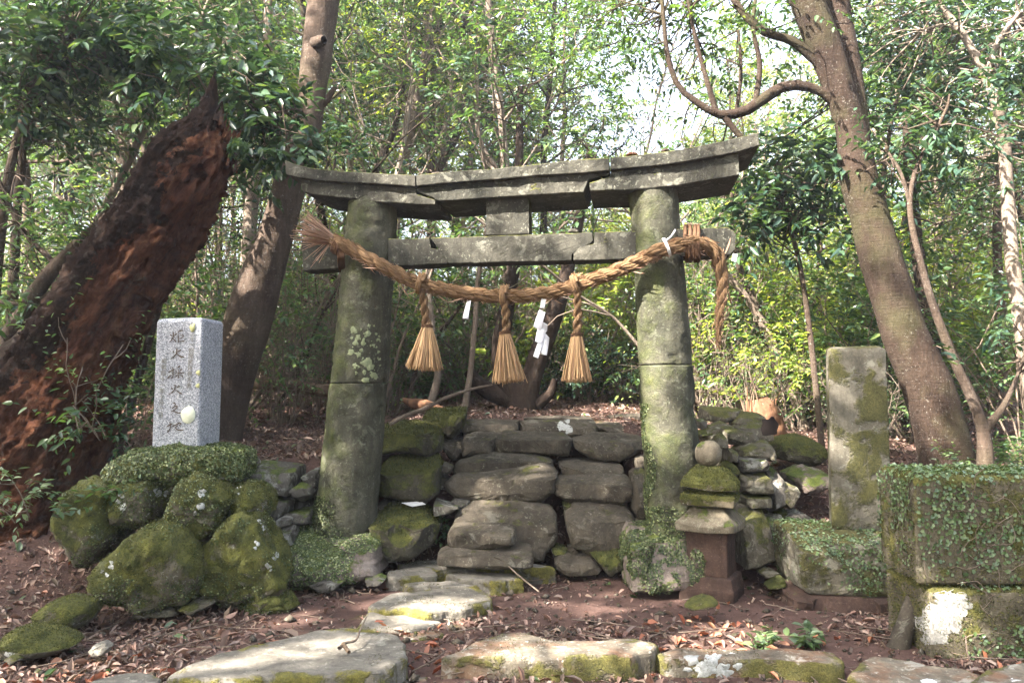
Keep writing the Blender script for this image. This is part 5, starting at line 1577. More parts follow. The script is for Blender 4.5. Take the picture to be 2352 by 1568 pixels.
# rotten broken trunk, leaning
def broken_trunk():
    Y = 6.35
    a = np.array([(*P(u, v, Y), px(w, Y) / 2) for u, v, w in [(45, 1215, 300), (72, 1110, 285), (118, 950, 262), (184, 800, 232), (265, 660, 212), (345, 540, 205), (403, 445, 200), (440, 370, 190), (460, 318, 140), (472, 276, 74), (480, 240, 40), (487, 200, 22), (492, 164, 4)]])
    s = smooth_open(a, 190)
    root = thing('broken_trunk', 'leaning rotten reddish trunk snapped off in a jagged spike', 'dead tree', (a[0][0], Y, gz(a[0][0], Y)))
    V, Fq, uv = tube(s[:, :3], s[:, 3], 110, 0, 1)
    c = np.repeat(s[:, :3], 110, 0)
    d = unit(V - c)
    rr_ = np.repeat(s[:, 3], 110)
    ca, sa = math.cos(R(33)), math.sin(R(33))
    st = np.c_[(V[:, 0] * ca - V[:, 2] * sa) * 7, V[:, 1] * 7, (V[:, 0] * sa + V[:, 2] * ca) * 1.3]
    f = fbm(st * .7, 5, 3) * .30 + (np.abs(fbm(st * 3.0, 4, 6)) - .2) * .22 + fbm(st * 6, 4, 6) * .10 + fbm(V * 34, 3, 8) * .10
    V = V + d * (f * rr_)[:, None] + (fbm(V * 14, 3, 12) * .012)[:, None] + d * ((np.abs(fbm(V * 19, 4, 21)) - .2) * .05)[:, None]
    for hu, hv, hr in ((451, 397, .05), (372, 505, .06), (300, 690, .07), (255, 790, .05)):
        h = P(hu, hv, Y - .3)
        q = np.hypot(V[:, 0] - h[0], V[:, 2] - h[2]) / (hr * (1 + .3 * fbm(V * 12, 2, 4)))
        V[:, 1] += np.where((q < 1) & (V[:, 1] < c[:, 1]), .2 * (1 - q ** 4), 0)
    obj('trunk', V, Fq, M['rot'], root, uv=uv, smooth=False)
    b = smooth_open(np.array([(*P(u, v, Y + .25), px(w, Y) / 2) for u, v, w in [(-160, 1180, 420), (-70, 1040, 330), (10, 920, 220), (70, 810, 110), (105, 740, 40)]]), 60)
    V, Fq, uv = tube(b[:, :3], b[:, 3], 48, 0, 1)
    c = np.repeat(b[:, :3], 48, 0)
    V = V + unit(V - c) * ((fbm(V * 5, 5, 4) * .4 + fbm(V * 20, 3, 8) * .14) * np.repeat(b[:, 3], 48))[:, None]
    obj('root_flare', V, Fq, M['bark_dark'], root, uv=uv)
    rs = np.random.default_rng(12)
    edge = [(548, 330), (540, 345), (530, 300), (520, 285), (505, 268), (498, 255), (455, 268), (440, 285), (420, 300), (395, 315), (372, 330), (360, 350), (352, 372), (544, 372), (470, 262), (512, 290), (536, 318), (300, 470), (236, 535), (226, 560), (190, 640)]
    for k in range(44):
        u, v = edge[k % len(edge)]
        u += rs.normal(0, 6); v += rs.normal(0, 8)
        L, w = rs.uniform(14, 46), rs.uniform(7, 20)
        lean = rs.normal(.30, .28)
        q = smooth_open(np.array([(*P(u - lean * L * .6, v + L * .9, Y - .05 + rs.normal(0, .07)), px(w, Y) / 2), (*P(u, v, Y - .05), px(w * .55, Y) / 2), (*P(u + lean * L * rs.uniform(.2, .7), v - L * .55, Y - .05), px(2, Y) / 2)]), 9)
        V, Fq, uv = tube(q[:, :3], q[:, 3], 6, 1.1, k)
        obj('splinter', V, Fq, M['rot'], root, uv=uv, smooth=False)
    tk = root.children[0]
    creep('ivy_leaves', root, [root.children[1]], 1500, .055, 'leaf', 41, lambda Pp, Nn: (fbm(Pp * 2.5, 3, 3) > .08), .03, .55, .6)
    creep('ivy_leaves', root, [tk], 1500, .045, 'leaf', 42, lambda Pp, Nn: (fbm(Pp * 2.2, 3, 7) > .12) & (Pp[:, 0] < P(330, 700, Y)[0] + (Pp[:, 2] - 1.6) * .5), .03, .55, .6)
broken_trunk()
traced('leaning_tree', 'tall brown leaning trunk behind the granite post and left pillar', 7.7,
       [(490, 1035, 98), (520, 900, 98), (556, 783, 99), (580, 700, 100), (613, 600, 88), (646, 500, 80), (672, 400, 79), (690, 340, 82), (703, 290, 72), (717, 200, 65), (726, 140, 72), (731, 90, 66), (743, 0, 70), (760, -100, 62), (795, -260, 54)], 'bark', lump=.17, sides=28, n=90,
       branches=[[(715, 250, 30), (745, 235, 20), (770, 200, 10)], [(722, 100, 30, 7.6), (738, 94, 26, 7.4), (744, 92, 18, 7.36)], [(700, 335, 34, 7.6), (722, 338, 28, 7.42), (728, 338, 16, 7.38)]], blobs=[(760, -300, 7.7, 1.6, 160)], seed=2, roots=.25)
traced('forked_tree', 'big right hand tree with leaning forked trunk behind the ivy block', 6.7,
       [(2185, 1110, 119), (2160, 990, 111), (2130, 883, 108), (2084, 783, 98), (2058, 700, 96), (2026, 600, 93), (1998, 500, 88), (1971, 400, 82), (1956, 300, 68), (1926, 200, 65), (1891, 100, 72), (1853, 0, 69), (1825, -80, 66), (1790, -240, 55)], 'bark_red', lump=.15, sides=28, n=90, roots=.2,
       branches=[[(1975, 370, 54, 6.75), (1968, 270, 54, 6.8), (1950, 150, 56, 6.85), (1924, 10, 58, 6.9), (1930, -120, 46, 6.9), (1950, -300, 40, 7)],
                 [(1905, 165, 34), (1870, 135, 26), (1820, 95, 22), (1760, 75, 20), (1715, 40, 18), (1672, -20, 16)],
                 [(1915, 232, 26), (1875, 205, 22), (1810, 197, 26), (1760, 222, 26), (1715, 254, 24), (1655, 264, 22), (1605, 238, 17), (1558, 198, 14), (1534, 130, 12), (1524, 40, 10), (1515, -60, 8)],
                 [(1660, 264, 17), (1685, 295, 15), (1710, 325, 13)], [(1645, 258, 16), (1622, 180, 12), (1598, 90, 10), (1580, 0, 7)], [(1735, 240, 15), (1745, 150, 13), (1730, 60, 10), (1742, -50, 8)], [(1690, 262, 10), (1702, 170, 8), (1696, 70, 6)]],
       blobs=[(1700, 120, 6.9, .5, 26), (1600, 60, 6.9, .5, 26), (1480, 70, 7.6, .7, 60), (1400, 30, 7.8, .8, 80), (1640, 330, 7.4, .5, 24), (1840, 60, 7.4, .7, 60), (1830, 300, 7.6, .5, 30), (1760, -30, 6.9, .7, 50), (1950, -250, 6.8, 1.4, 120), (1540, 20, 6.9, .4, 20)], leaf='leaf', seed=3, ll=.07)
traced('curving_tree', 'thin pale curving tree with a knotted foot behind the ivy block', 6.3,
       [(2262, 1120, 40), (2262, 1020, 32), (2245, 945, 24), (2195, 835, 21), (2148, 715, 18), (2114, 600, 15), (2090, 480, 13), (2105, 385, 10), (2150, 300, 8), (2178, 240, 6)], 'bark', sides=12,
       branches=[[(2262, 985, 26), (2300, 940, 16), (2330, 880, 10), (2360, 800, 8)], [(2090, 470, 10), (2070, 400, 8), (2040, 350, 6)]], blobs=[(2160, 290, 6.4, .5, 60), (2060, 360, 6.4, .3, 20), (2330, 760, 6.4, .5, 20)], leaf='leaf_dark', seed=4, n=50)
traced('crooked_tree', 'pale crooked stem rising along the far right edge', 6.9,
       [(2375, 1080, 46), (2372, 900, 40), (2350, 760, 36), (2325, 600, 31), (2312, 420, 28), (2303, 300, 26), (2272, 195, 20), (2215, 85, 17), (2150, 0, 13), (2100, -80, 10)], 'bark_pale', sides=12,
       branches=[[(2265, 180, 14), (2290, 100, 12), (2340, 30, 10)], [(2250, 130, 12), (2180, 60, 8), (2120, 70, 6)]],
       blobs=[(2250, 120, 7.2, 1.0, 110), (2120, 160, 7.4, .9, 90), (2350, 300, 7.2, .9, 80), (2330, 60, 7.2, .9, 90), (2060, 60, 7.6, .8, 60)], leaf='leaf_dark', seed=5, n=50)
traced('scarred_tree', 'dark upright trunk with pale scars between big right tree and thin curved one', 8.2,
       [(2150, 960, 36), (2140, 780, 34), (2118, 650, 31), (2106, 560, 29), (2092, 430, 26), (2085, 330, 22), (2080, 200, 18), (2060, 60, 14)], 'bark_dark', blobs=[(2080, 160, 8.2, 1.2, 90), (2150, 330, 8.4, .9, 50)], leaf='leaf_dark', seed=6)
traced('dark_forked_trunk', 'dark dead trunk forking into a V behind the rope tassels', 9.3,
       [(1196, 955, 84), (1192, 915, 72), (1160, 872, 50), (1150, 800, 42), (1165, 700, 34), (1178, 620, 30), (1188, 520, 26), (1192, 380, 20), (1195, 200, 14)], 'bark_dark', lump=.2,
       branches=[[(1205, 925, 60), (1225, 850, 46), (1262, 750, 42), (1290, 670, 36), (1310, 590, 30), (1335, 480, 24), (1355, 350, 16)], [(1200, 925, 50), (1110, 890, 40), (1075, 850, 26)], [(1230, 930, 36), (1262, 905, 24), (1275, 870, 14)]], blobs=[(1195, 250, 9.3, 1.2, 60), (1350, 380, 9.3, .8, 40)], seed=7)
SAPL = [
 ('pale trunk rising left of centre behind the lintel', 11, [(895, 640, 26), (915, 430, 25), (935, 330, 25), (960, 220, 22), (978, 120, 19), (985, 0, 14), (985, -120, 10)], 'bark_pale', [(960, 60, 11, 1.6, 60), (900, 230, 11, 1.2, 40)]),
 ('grey trunk leaning right behind the left half of the lintel', 11.5, [(985, 640, 22), (1000, 420, 20), (1040, 330, 18), (1068, 250, 16), (1060, 150, 13), (1072, 20, 10)], 'bark', [(1075, 120, 11.5, 1.6, 80)]),
 ('slim brown stem above the left end of the lintel', 12, [(840, 600, 17), (852, 430, 16), (905, 300, 14), (932, 150, 12), (962, 0, 9)], 'bark', [(930, 100, 12, 1.5, 60)]),
 ('slim grey stem above the middle of the lintel', 10.5, [(1165, 640, 15), (1150, 420, 13), (1105, 330, 12), (1092, 200, 10), (1102, 40, 8)], 'bark_pale', [(1110, 160, 10.5, 1.3, 80)]),
 ('warm pale trunk just left of the leaning trunk', 9.6, [(545, 980, 40), (562, 700, 36), (577, 480, 33), (592, 350, 30), (602, 240, 26), (612, 100, 22), (620, -60, 16)], 'bark_pale', [(600, 120, 9.6, 1.5, 120), (520, 250, 9.4, 1.2, 80)]),
 ('pale trunk standing far back between broken trunk and left edge', 12.5, [(275, 800, 34), (283, 400, 32), (291, 230, 30), (284, 60, 26), (280, -100, 20)], 'bark_pale', [(280, 60, 12.5, 2.0, 140)]),
 ('straight stem behind the left gate pillar', 9, [(985, 935, 20), (1005, 860, 16), (992, 740, 13), (985, 640, 11), (1000, 520, 8)], 'bark_pale', [(995, 560, 9, .6, 22)]),
 ('thin stem just left of the middle tassel', 9.0, [(1066, 940, 16), (1078, 870, 14), (1090, 760, 12), (1098, 640, 11), (1120, 520, 8)], 'bark_pale', [(1120, 540, 9.0, .8, 30)]),
 ('thin dark stem behind the left straw tassel', 9.5, [(935, 945, 12), (960, 840, 11), (1030, 740, 9), (1068, 690, 7)], 'bark', [(1060, 700, 9.5, .6, 16)]),
 ('pale sunlit stem leaning left behind the right pillar', 8.8, [(1850, 985, 20), (1800, 850, 22), (1752, 742, 20), (1700, 665, 17), (1642, 605, 13), (1600, 560, 9)], 'bark_pale', [(1640, 560, 8.8, .7, 34)]),
 ('grey stem behind the hanging rope end', 9.2, [(1800, 960, 26), (1765, 800, 22), (1735, 700, 20), (1695, 600, 15), (1682, 470, 11), (1690, 360, 8)], 'bark', [(1690, 460, 9.2, 1.0, 60)]),
 ('straight pale stem beside the splintered stump', 9.8, [(1700, 960, 18), (1692, 860, 17), (1690, 740, 15), (1700, 600, 12), (1720, 420, 9)], 'bark_pale', [(1720, 430, 9.8, 1.0, 50)]),
 ('upright stem left of the tall stele', 9.4, [(1886, 900, 16), (1882, 760, 15), (1880, 640, 13), (1890, 480, 10), (1905, 380, 7)], 'bark', [(1890, 480, 9.4, 1.1, 80)]),
 ('twin grey stem far left beside the picture edge', 7.6, [(25, 800, 26), (32, 620, 23), (45, 420, 19), (68, 260, 15), (92, 160, 11), (110, 40, 8)], 'bark', [(90, 140, 7.8, .9, 90), (30, 300, 7.8, .7, 50)]),
 ('dark slanting stem in the upper left foliage', 8.2, [(120, 720, 22), (210, 540, 20), (330, 300, 18), (385, 180, 15), (440, 90, 11), (480, 0, 8)], 'bark_pale', [(430, 100, 8.2, 1.0, 120), (330, 120, 8.4, 1.0, 100), (200, 180, 8.0, 1.0, 110)]),
 ('stem right of the big forked tree reaching into dark leaves', 8.6, [(2040, 900, 18), (2035, 600, 15), (2030, 400, 12), (2060, 230, 9), (2100, 120, 6)], 'bark', [(2060, 250, 8.6, 1.1, 100), (2000, 420, 8.6, .9, 60)]),
 ('straight grey stem between stele and curving tree', 9.0, [(2300, 1000, 26), (2300, 760, 24), (2290, 560, 20), (2296, 380, 16), (2310, 250, 10)], 'bark', [(2300, 330, 9.0, 1.2, 100), (2200, 480, 9.0, .9, 60)]),
]
SAPL += [
 ('young glossy leaved tree reaching across the leaning trunk', 6.95, [(300, 930, 20), (360, 720, 18), (430, 480, 14), (520, 330, 11), (600, 270, 8), (680, 250, 5)], 'bark', [(610, 250, 6.9, .42, 44), (520, 200, 7.0, .5, 50), (660, 330, 6.9, .35, 26), (570, 340, 6.9, .35, 22), (430, 160, 7.0, .5, 40)]),
 ('glossy leaved young tree between lintel end and big forked tree', 7.4, [(1880, 950, 16), (1860, 760, 14), (1835, 600, 12), (1800, 470, 9), (1780, 380, 6)], 'bark', [(1790, 440, 7.3, .5, 60), (1850, 380, 7.4, .45, 40), (1730, 520, 7.4, .4, 30), (1890, 500, 7.3, .4, 34)]),
 ('dark leaved young tree filling the upper left corner', 7.2, [(-30, 900, 30), (-10, 640, 26), (20, 400, 20), (80, 200, 14), (160, 80, 9)], 'bark', [(60, 120, 7.2, .7, 110), (190, 60, 7.3, .7, 100), (300, 140, 7.4, .6, 70), (120, 280, 7.4, .5, 50), (330, 20, 7.4, .7, 80)]),
]
for k, (lab, Y, st, bk, bl) in enumerate(SAPL):
    traced('sapling', lab, Y, st, bk, blobs=bl, leaf=('leaf', 'leaf', 'leaf_dark')[k % 3] if k < 17 and k not in (0, 2, 3) else ('leaf_bright' if k < 17 else 'leaf_dark'), seed=60 + k, n=30, sides=8, ll=.115 if k >= 17 else .085, group='young trees and stems behind the gate')
traced('leaning_shrub', 'bare branching shrub leaning over the left edge in front of the broken trunk', 6.9,
       [(-40, 860, 44), (40, 740, 38), (105, 640, 34), (175, 565, 28), (245, 500, 22), (325, 425, 17), (400, 385, 11)], 'bark', sides=8,
       branches=[[(-30, 695, 16), (90, 690, 15), (165, 625, 13), (240, 570, 11), (300, 515, 9), (345, 492, 6)], [(150, 590, 14), (220, 520, 12), (290, 470, 10), (345, 440, 6)], [(-10, 400, 12), (30, 490, 13), (70, 550, 13), (140, 620, 12), (150, 660, 11), (125, 720, 10), (130, 770, 8)], [(0, 830, 9), (60, 832, 8), (120, 850, 6)]],
       blobs=[(10, 600, 6.7, .35, 14), (30, 720, 6.6, .3, 12), (200, 480, 6.9, .5, 16), (60, 450, 6.9, .5, 20)], leaf='leaf', seed=8, cat='shrub')

# ---- low plants measured from the photograph
def sprig(name, label, base, Y, h, nst, seed, leaf='leaf_ivy', ll=.06, k=7, spread=.7, group=None):
    w, V, Fq = gen_shrub(seed, h, nst, spread, k, ll, h * .6, 2, .004)
    p = P(*base, Y)
    r = tree_obj(name, w, V, Fq, 'twig', leaf, label, 'plant', group, 'stem', 'leaves', tuple(p))
    return r
sprig('seedling', 'small glossy leaved seedling growing by the mossy boulder on the bank', cp(1115, 680), 6.5, .22, 3, 1)
sprig('seedling', 'fallen leafy sprig on the sunlit soil near the front slabs', b16(760, 1280), 4.6, .14, 4, 2, ll=.07, spread=1.4)
sprig('seedling', 'green leaf tuft at the foot of the right gate footing', cp(270, 1380), 5.5, .10, 3, 3, ll=.07, spread=1.3)
sprig('seedling', 'young plant with bright leaf pair before the broken trunk', (195, 1175), 5.4, .3, 3, 4, 'leaf')
sprig('seedling', 'small plant with bluish leaves under the broken trunk at the left edge', (70, 1165), 5.3, .28, 4, 5)
sprig('fern', 'little fern in the dark joint left of the lowest step', c7(610, 1150), 6.35, .22, 5, 6, 'leaf', .05)
sprig('shrub_seedling', 'leafy seedling standing between broken trunk and granite post', (270, 985), 6.0, .5, 5, 7, 'leaf', .07)
sprig('shrub_seedling', 'bushy seedling low down left of the granite post', (330, 1010), 6.2, .45, 6, 8, 'leaf_dark', .07)
sprig('shrub_seedling', 'tall thin plant in front of the broken trunk', (200, 960), 5.8, .7, 3, 9, 'leaf', .045)
sprig('seedling', 'green plant growing against the foot of the big right tree', (2168, 1090), 6.2, .3, 3, 10)

# ---- dead wood
def pole(name, label, cat, pts, Y, mat, seed=0, lump=.2, sides=8, group=None):
    a = smooth_open([(*P(q[0], q[1], q[3] if len(q) > 3 else Y), px(q[2], Y) / 2) for q in pts], 30)
    V, Fq, uv = tube(a[:, :3], a[:, 3], sides, lump, seed)
    return tag(obj(name, V, Fq, M[mat], None, a[len(a) // 2, :3], uv=uv), label, cat, group)
pole('fallen_branch', 'bare grey branch lying slantwise across the top left of the steps', 'branch', [(*c7(215, 292), 11, 6.75), (*c7(310, 238), 11, 6.8), (*c7(480, 172), 10, 6.9), (*c7(610, 105), 9, 7.0), (*c7(790, 42), 7, 7.2), (*c7(960, 4), 4, 7.4)], 7, 'twig')
pole('fallen_log', 'rotten orange log behind the top left of the steps', 'log', [(925, 918, 10, 8.6), (950, 926, 20, 8.55), (985, 932, 24, 8.5), (1020, 942, 14, 8.5)], 8.5, 'orange_wood', lump=.5)
pole('fallen_log', 'long fallen log lying on the leafy bank left of the gate', 'log', [(560, 878, 22, 9.2), (640, 884, 30, 9.0), (720, 893, 30, 8.9), (790, 902, 24, 8.8)], 9, 'split_wood', lump=.4)
pole('fallen_twig', 'forked dry twig lying across the big left slab', 'twig', [(*b8(125, 1340), 9, 4.05), (*b8(165, 1305), 7, 4.1), (*b8(235, 1285), 5, 4.15), (*b8(262, 1220), 4, 4.25), (*b8(305, 1130), 3, 4.45)], 4.1, 'twig', sides=6)
pole('fallen_twig', 'short thick twig stub on the big left slab', 'twig', [(*b8(150, 1310), 11, 4.08), (*b8(190, 1365), 9, 4.0)], 4.05, 'split_wood', sides=7)
pole('fallen_twig', 'straight twig lying between the two biggest front slabs', 'twig', [(*b8(600, 1490), 4, 4.1), (*b8(720, 1430), 4, 4.15), (*b8(810, 1365), 3, 4.3)], 4.1, 'twig', sides=6)
pole('fallen_twig', 'thin twig leaning on the dark path slab', 'twig', [(*c7(1080, 1322), 3, 5.7), (*c7(1180, 1410), 4, 5.55), (*c7(1300, 1505), 3, 5.3)], 5.6, 'twig', sides=6)
pole('fallen_twig', 'pale stick on the soil left of the big left slab', 'twig', [(*b0(1200, 1325), 4, 4.55), (*b0(1370, 1335), 6, 4.5), (*b0(1570, 1325), 6, 4.5)], 4.5, 'twig', sides=6)
pole('fallen_twig', 'bent stick standing on soil at the lower left', 'twig', [(*b0(700, 1465), 5, 4.2), (*b0(740, 1400), 4, 4.25), (*b0(830, 1310), 3, 4.4)], 4.3, 'twig', sides=6)
pole('hanging_vine', 'thin hanging vine on the lower ivy block', 'vine', [(*b16(1970, 1255), 4, 4.27), (*b16(1985, 1380), 4, 4.25), (*b16(2035, 1500), 5, 4.2)], 4.25, 'twig', sides=6)
def stump():
    Y = 8.0
    root = thing('splintered_stump', 'splintered orange brown stump behind the stone pile', 'stump', tuple(P(1750, 985, Y) * [1, 1, 0] + [0, 0, gz(P(1750, 985, Y)[0], Y)]))
    a = smooth_open([(*P(u, v, Y), px(w, Y) / 2) for u, v, w in [(1752, 1010, 100), (1750, 975, 92), (1745, 945, 78), (1738, 915, 52)]], 30)
    V, Fq, uv = tube(a[:, :3], a[:, 3], 30, 0, 2)
    c = np.repeat(a[:, :3], 30, 0)
    V = V + unit(V - c) * ((fbm(V * np.array([9, 9, 3]), 4, 5) * .45) * np.repeat(a[:, 3], 30))[:, None]
    obj('trunk', V, Fq, M['orange_wood'], root, uv=uv)
    rs = np.random.default_rng(31)
    for k in range(22):
        u, v = rs.uniform(1716, 1784), rs.uniform(925, 965)
        L, w, ln = rs.uniform(16, 62) * (1.25 if u < 1760 else .6), rs.uniform(4, 11), rs.normal(-.05 if u < 1755 else .4, .22)
        q = smooth_open(np.array([(*P(u, v + 26, Y - .1), px(w, Y) / 2), (*P(u + ln * L * .3, v - L * .3, Y - .1 + rs.normal(0, .05)), px(w * .6, Y) / 2), (*P(u + ln * L, v - L, Y - .1), px(1.2, Y) / 2)]), 9)
        V, Fq, uv = tube(q[:, :3], q[:, 3], 5, 1.1, k)
        obj('splinter', V, Fq, M['split_wood' if k % 3 else 'orange_wood'], root, uv=uv, smooth=False)
    patch('hollow_shade', root, [root.children[0]], [(1752, 965), (1775, 955), (1790, 975), (1782, 1000), (1755, 1000), (1745, 985)], 'hollow_shade', n=20, jag=.2, rings=2)  # flat black crust paints the shade inside the stump's opening
stump()

WHERE = [(0, 'beside the left picture edge'), (150, 'behind the broken trunk'), (330, 'behind the granite post'), (520, 'behind the leaning trunk'), (720, 'behind the left gate pillar'), (920, 'behind the left straw tassel'), (1120, 'behind the middle straw tassel'),
         (1250, 'behind the right straw tassel'), (1420, 'behind the right gate pillar'), (1620, 'behind the hanging rope end'), (1730, 'between rope end and tall stele'), (1900, 'behind the tall stele'), (2060, 'behind the big forked tree'), (2200, 'beside the right picture edge')]
def where(x, y):
    u = CU + F * x / y
    w = WHERE[0][1]
    for q, t in WHERE:
        if u >= q: w = t
    return ('close ' if y < 10.8 else '' if y < 13 else 'well ' if y < 17 else 'far ' if y < 23 else 'farthest back ') + w
# ---- the woods behind: a few kinds, each copied as separate trees
protos = []
for k, kw in enumerate([dict(H=10, r0=.085, nb=30, blen=2.6, start=.34, ll=.085, k=9, sub=7, twigs=4), dict(H=11, r0=.10, nb=32, blen=2.9, start=.38, ll=.10, k=9, lean=(.12, .05), sub=7, twigs=4),
                        dict(H=8.5, r0=.07, nb=28, blen=2.3, start=.26, ll=.075, k=10, lean=(-.1, .1), sub=7, twigs=4), dict(H=9.5, r0=.08, nb=32, blen=2.6, start=.32, ll=.11, k=8, lean=(.05, -.1), sub=7, twigs=4),
                        dict(H=9, r0=.07, nb=34, blen=2.4, start=.28, ll=.065, k=7, density=.6, wob=.16, sub=7, twigs=4)]):
    protos.append(gen_tree(200 + k, **kw))
tp = []
TL = ['tall evergreen woodland tree', 'tall broad crowned woodland tree', 'slender leafy woodland tree', 'loose crowned woodland tree', 'twiggy half bare woodland tree']
TG = ['tall evergreen trees of the woods', 'broad crowned trees of the woods', 'slender leafy trees of the woods', 'loose crowned trees of the woods', 'twiggy half bare trees of the woods']
rng = np.random.default_rng(77)
cand = []
# rows from near to far; x spread widens with distance
for (ya, yb, n) in ((9.8, 12.5, 13), (12.5, 16, 16), (16, 21, 19), (21, 28, 20), (28, 38, 20)):
    for i in range(n):
        y = rng.uniform(ya, yb)
        w = y * .67 + .9
        x = -w + 2 * w * (i + rng.uniform(.15, .85)) / n
        cand.append((x, y))
first = {}
def put_tree(i, x, y, sc, rz, leaf=None, bark=None):
    if i not in first:
        w, V, Fq = protos[i]
        first[i] = tree_obj('woodland_tree', w, V, Fq, ('bark', 'bark', 'bark_pale', 'bark', 'bark_pale')[i], 'leaf', TL[i] + ' ' + where(x, y), 'tree', TG[i])
        r = first[i]
        r.location = (x, y, gz(x, y)); r.rotation_euler = (0, 0, rz); r.scale = (sc,) * 3
        return r
    return copy_tree(first[i], (x, y, gz(x, y)), rz, sc, TL[i] + ' ' + where(x, y), TG[i], bark, leaf)
for x, y in cand:
    gap = abs(x - .18 * y) < .042 * y + 1.2
    if gap: continue
    i = rng.integers(0, 5)
    if -.14 < x / y < .10 and y < 17 and rng.uniform() < .2: i = 4
    sc = rng.uniform(.8, 1.12)
    if x / y > .22: sc *= .72 if y > 11 else .82
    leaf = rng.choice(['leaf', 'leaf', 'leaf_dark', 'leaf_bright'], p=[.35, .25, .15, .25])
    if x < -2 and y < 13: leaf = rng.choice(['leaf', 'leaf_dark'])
    put_tree(i, x, y, sc, rng.uniform(0, 6.28), str(leaf), str(rng.choice(['bark', 'bark_pale', 'bark_red'])))
# low trees closing the end of the clearing
for k in range(10):
    y = 24 + k * 3.2
    x = .185 * y + rng.uniform(-1, 1) * (.07 * y + .8)
    put_tree(int(rng.integers(0, 4)), x, y, (.45 + .012 * y) * rng.uniform(.8, 1.0), rng.uniform(0, 6.28), 'leaf_bright', 'bark')
# shrubs
sh = []
SL = ['bare pale thicket of thin stems', 'tangled bare twiggy shrub', 'leafy green shrub', 'dark glossy shrub', 'thin stemmed feathery shrub', 'low broad shrub']
SG = ['bare thickets of the undergrowth', 'tangled bare shrubs of the undergrowth', 'leafy shrubs of the undergrowth', 'dark glossy shrubs of the undergrowth', 'thicket shrubs of the undergrowth', 'low broad shrubs of the undergrowth']
shp = [gen_shrub(304, 2.9, 26, .5, 3, .055, .3, 10, .012), gen_shrub(305, 2.2, 22, .8, 2, .05, .3, 10, .010), gen_shrub(300, 2.6, 12, .6, 9, .085, .34, 9), gen_shrub(301, 2.2, 12, .75, 9, .10, .34, 9), gen_shrub(302, 3.0, 14, .45, 8, .065, .3, 9, .012), gen_shrub(303, 1.4, 13, 1.0, 9, .085, .3, 8)]
fs = {}
def put_shrub(i, x, y, sc, rz, leaf, bark):
    if i not in fs:
        w, V, Fq = shp[i]
        r = tree_obj('woodland_shrub', w, V, Fq, 'twig', 'leaf', SL[i] + ' ' + where(x, y), 'shrub', SG[i], 'stems', 'crown')
        r.location = (x, y, gz(x, y)); r.rotation_euler = (0, 0, rz); r.scale = (sc,) * 3
        fs[i] = r
        return r
    return copy_tree(fs[i], (x, y, gz(x, y)), rz, sc, SL[i] + ' ' + where(x, y), SG[i], bark, leaf)
for (ya, yb, n) in ((9.6, 11, 20), (11, 13, 22), (13, 16, 24), (16, 21, 26), (21, 30, 26)):
    for k in range(n):
        y = rng.uniform(ya, yb)
        w = y * .67 + .5
        x = -w + 2 * w * (k + rng.uniform(.1, .9)) / n
        if y < 10.6 and -1.4 < x < 1.9: continue
        i = int(rng.choice(6, p=[.2, .14, .2, .16, .18, .12]))
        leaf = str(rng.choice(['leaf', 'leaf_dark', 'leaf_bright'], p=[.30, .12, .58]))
        put_shrub(i, x, y, rng.uniform(.7, 1.25), rng.uniform(0, 6.28), leaf, str(rng.choice(['twig', 'bark_pale'])))
NEAR = ((-4.2, 7.8, 2, .9, 'leaf_dark', 'dark leafy shrub behind the broken trunk'), (-3.4, 8.3, 3, .8, 'leaf', 'glossy shrub between broken trunk and leaning tree'), (-4.9, 7.2, 4, .8, 'leaf', 'tall shrub at the left edge behind the broken trunk'),
        (-2.6, 9.0, 0, .75, 'leaf', 'bare thin stemmed thicket right behind the granite post'), (3.2, 9.0, 2, .8, 'leaf_bright', 'sunlit shrub between hanging rope and tall stele'), (4.2, 8.2, 3, .9, 'leaf', 'glossy shrub behind the big right hand tree'),
        (4.9, 7.6, 4, .85, 'leaf', 'tall shrub at the right edge behind the curving tree'), (2.3, 9.4, 0, .8, 'leaf_bright', 'pale bare thicket behind the hanging rope end'), (3.7, 9.3, 3, .95, 'leaf', 'broad shrub behind the tall stele'),
        (-1.5, 9.3, 1, .7, 'leaf', 'bare tangled shrub on the bank just behind the left pillar'), (.5, 10.4, 0, .6, 'leaf', 'bare thicket behind the middle and right tassels'), (1.5, 10.6, 2, .6, 'leaf_bright', 'bright leafy shrub behind the right pillar'),
        (-.6, 10.2, 0, .75, 'leaf', 'bare thicket behind the left tassel'), (1.0, 9.9, 5, .7, 'leaf_dark', 'low dark shrub above the top step at the right'), (-1.0, 10.2, 5, .6, 'leaf', 'low shrub above the top step at the left'),
        (4.4, 6.7, 5, .5, 'leaf', 'low shrub beside the foot of the curving tree'), (-4.6, 6.2, 5, .6, 'leaf_dark', 'low dark shrub by the root of the broken trunk'), (2.6, 8.3, 1, .5, 'leaf', 'bare twiggy shrub beside the splintered stump'), (3.4, 7.6, 1, .45, 'leaf', 'bare twiggy shrub behind the tall stele base'))
for x, y, i, sc, leaf, lab in NEAR:
    r = put_shrub(i, x, y, sc, rng.uniform(0, 6.28), leaf, 'bark_pale' if i < 2 else 'twig')
    r['label'] = lab
def tangle(seed):
    """a bare, pale, much forked young tree"""
    return gen_tree(seed, 8, .055, nb=40, blen=2.0, start=.3, ll=.06, k=3, sub=9, twigs=2, density=.6, wob=.18, rise=.16, twig_r=.007)
tg = tangle(900)
tr0 = tree_obj('bare_tree', *tg, 'bark_pale', 'leaf_bright', 'bare pale tree with tangled branches above the left half of the lintel', 'tree', 'bare trees above the gate')
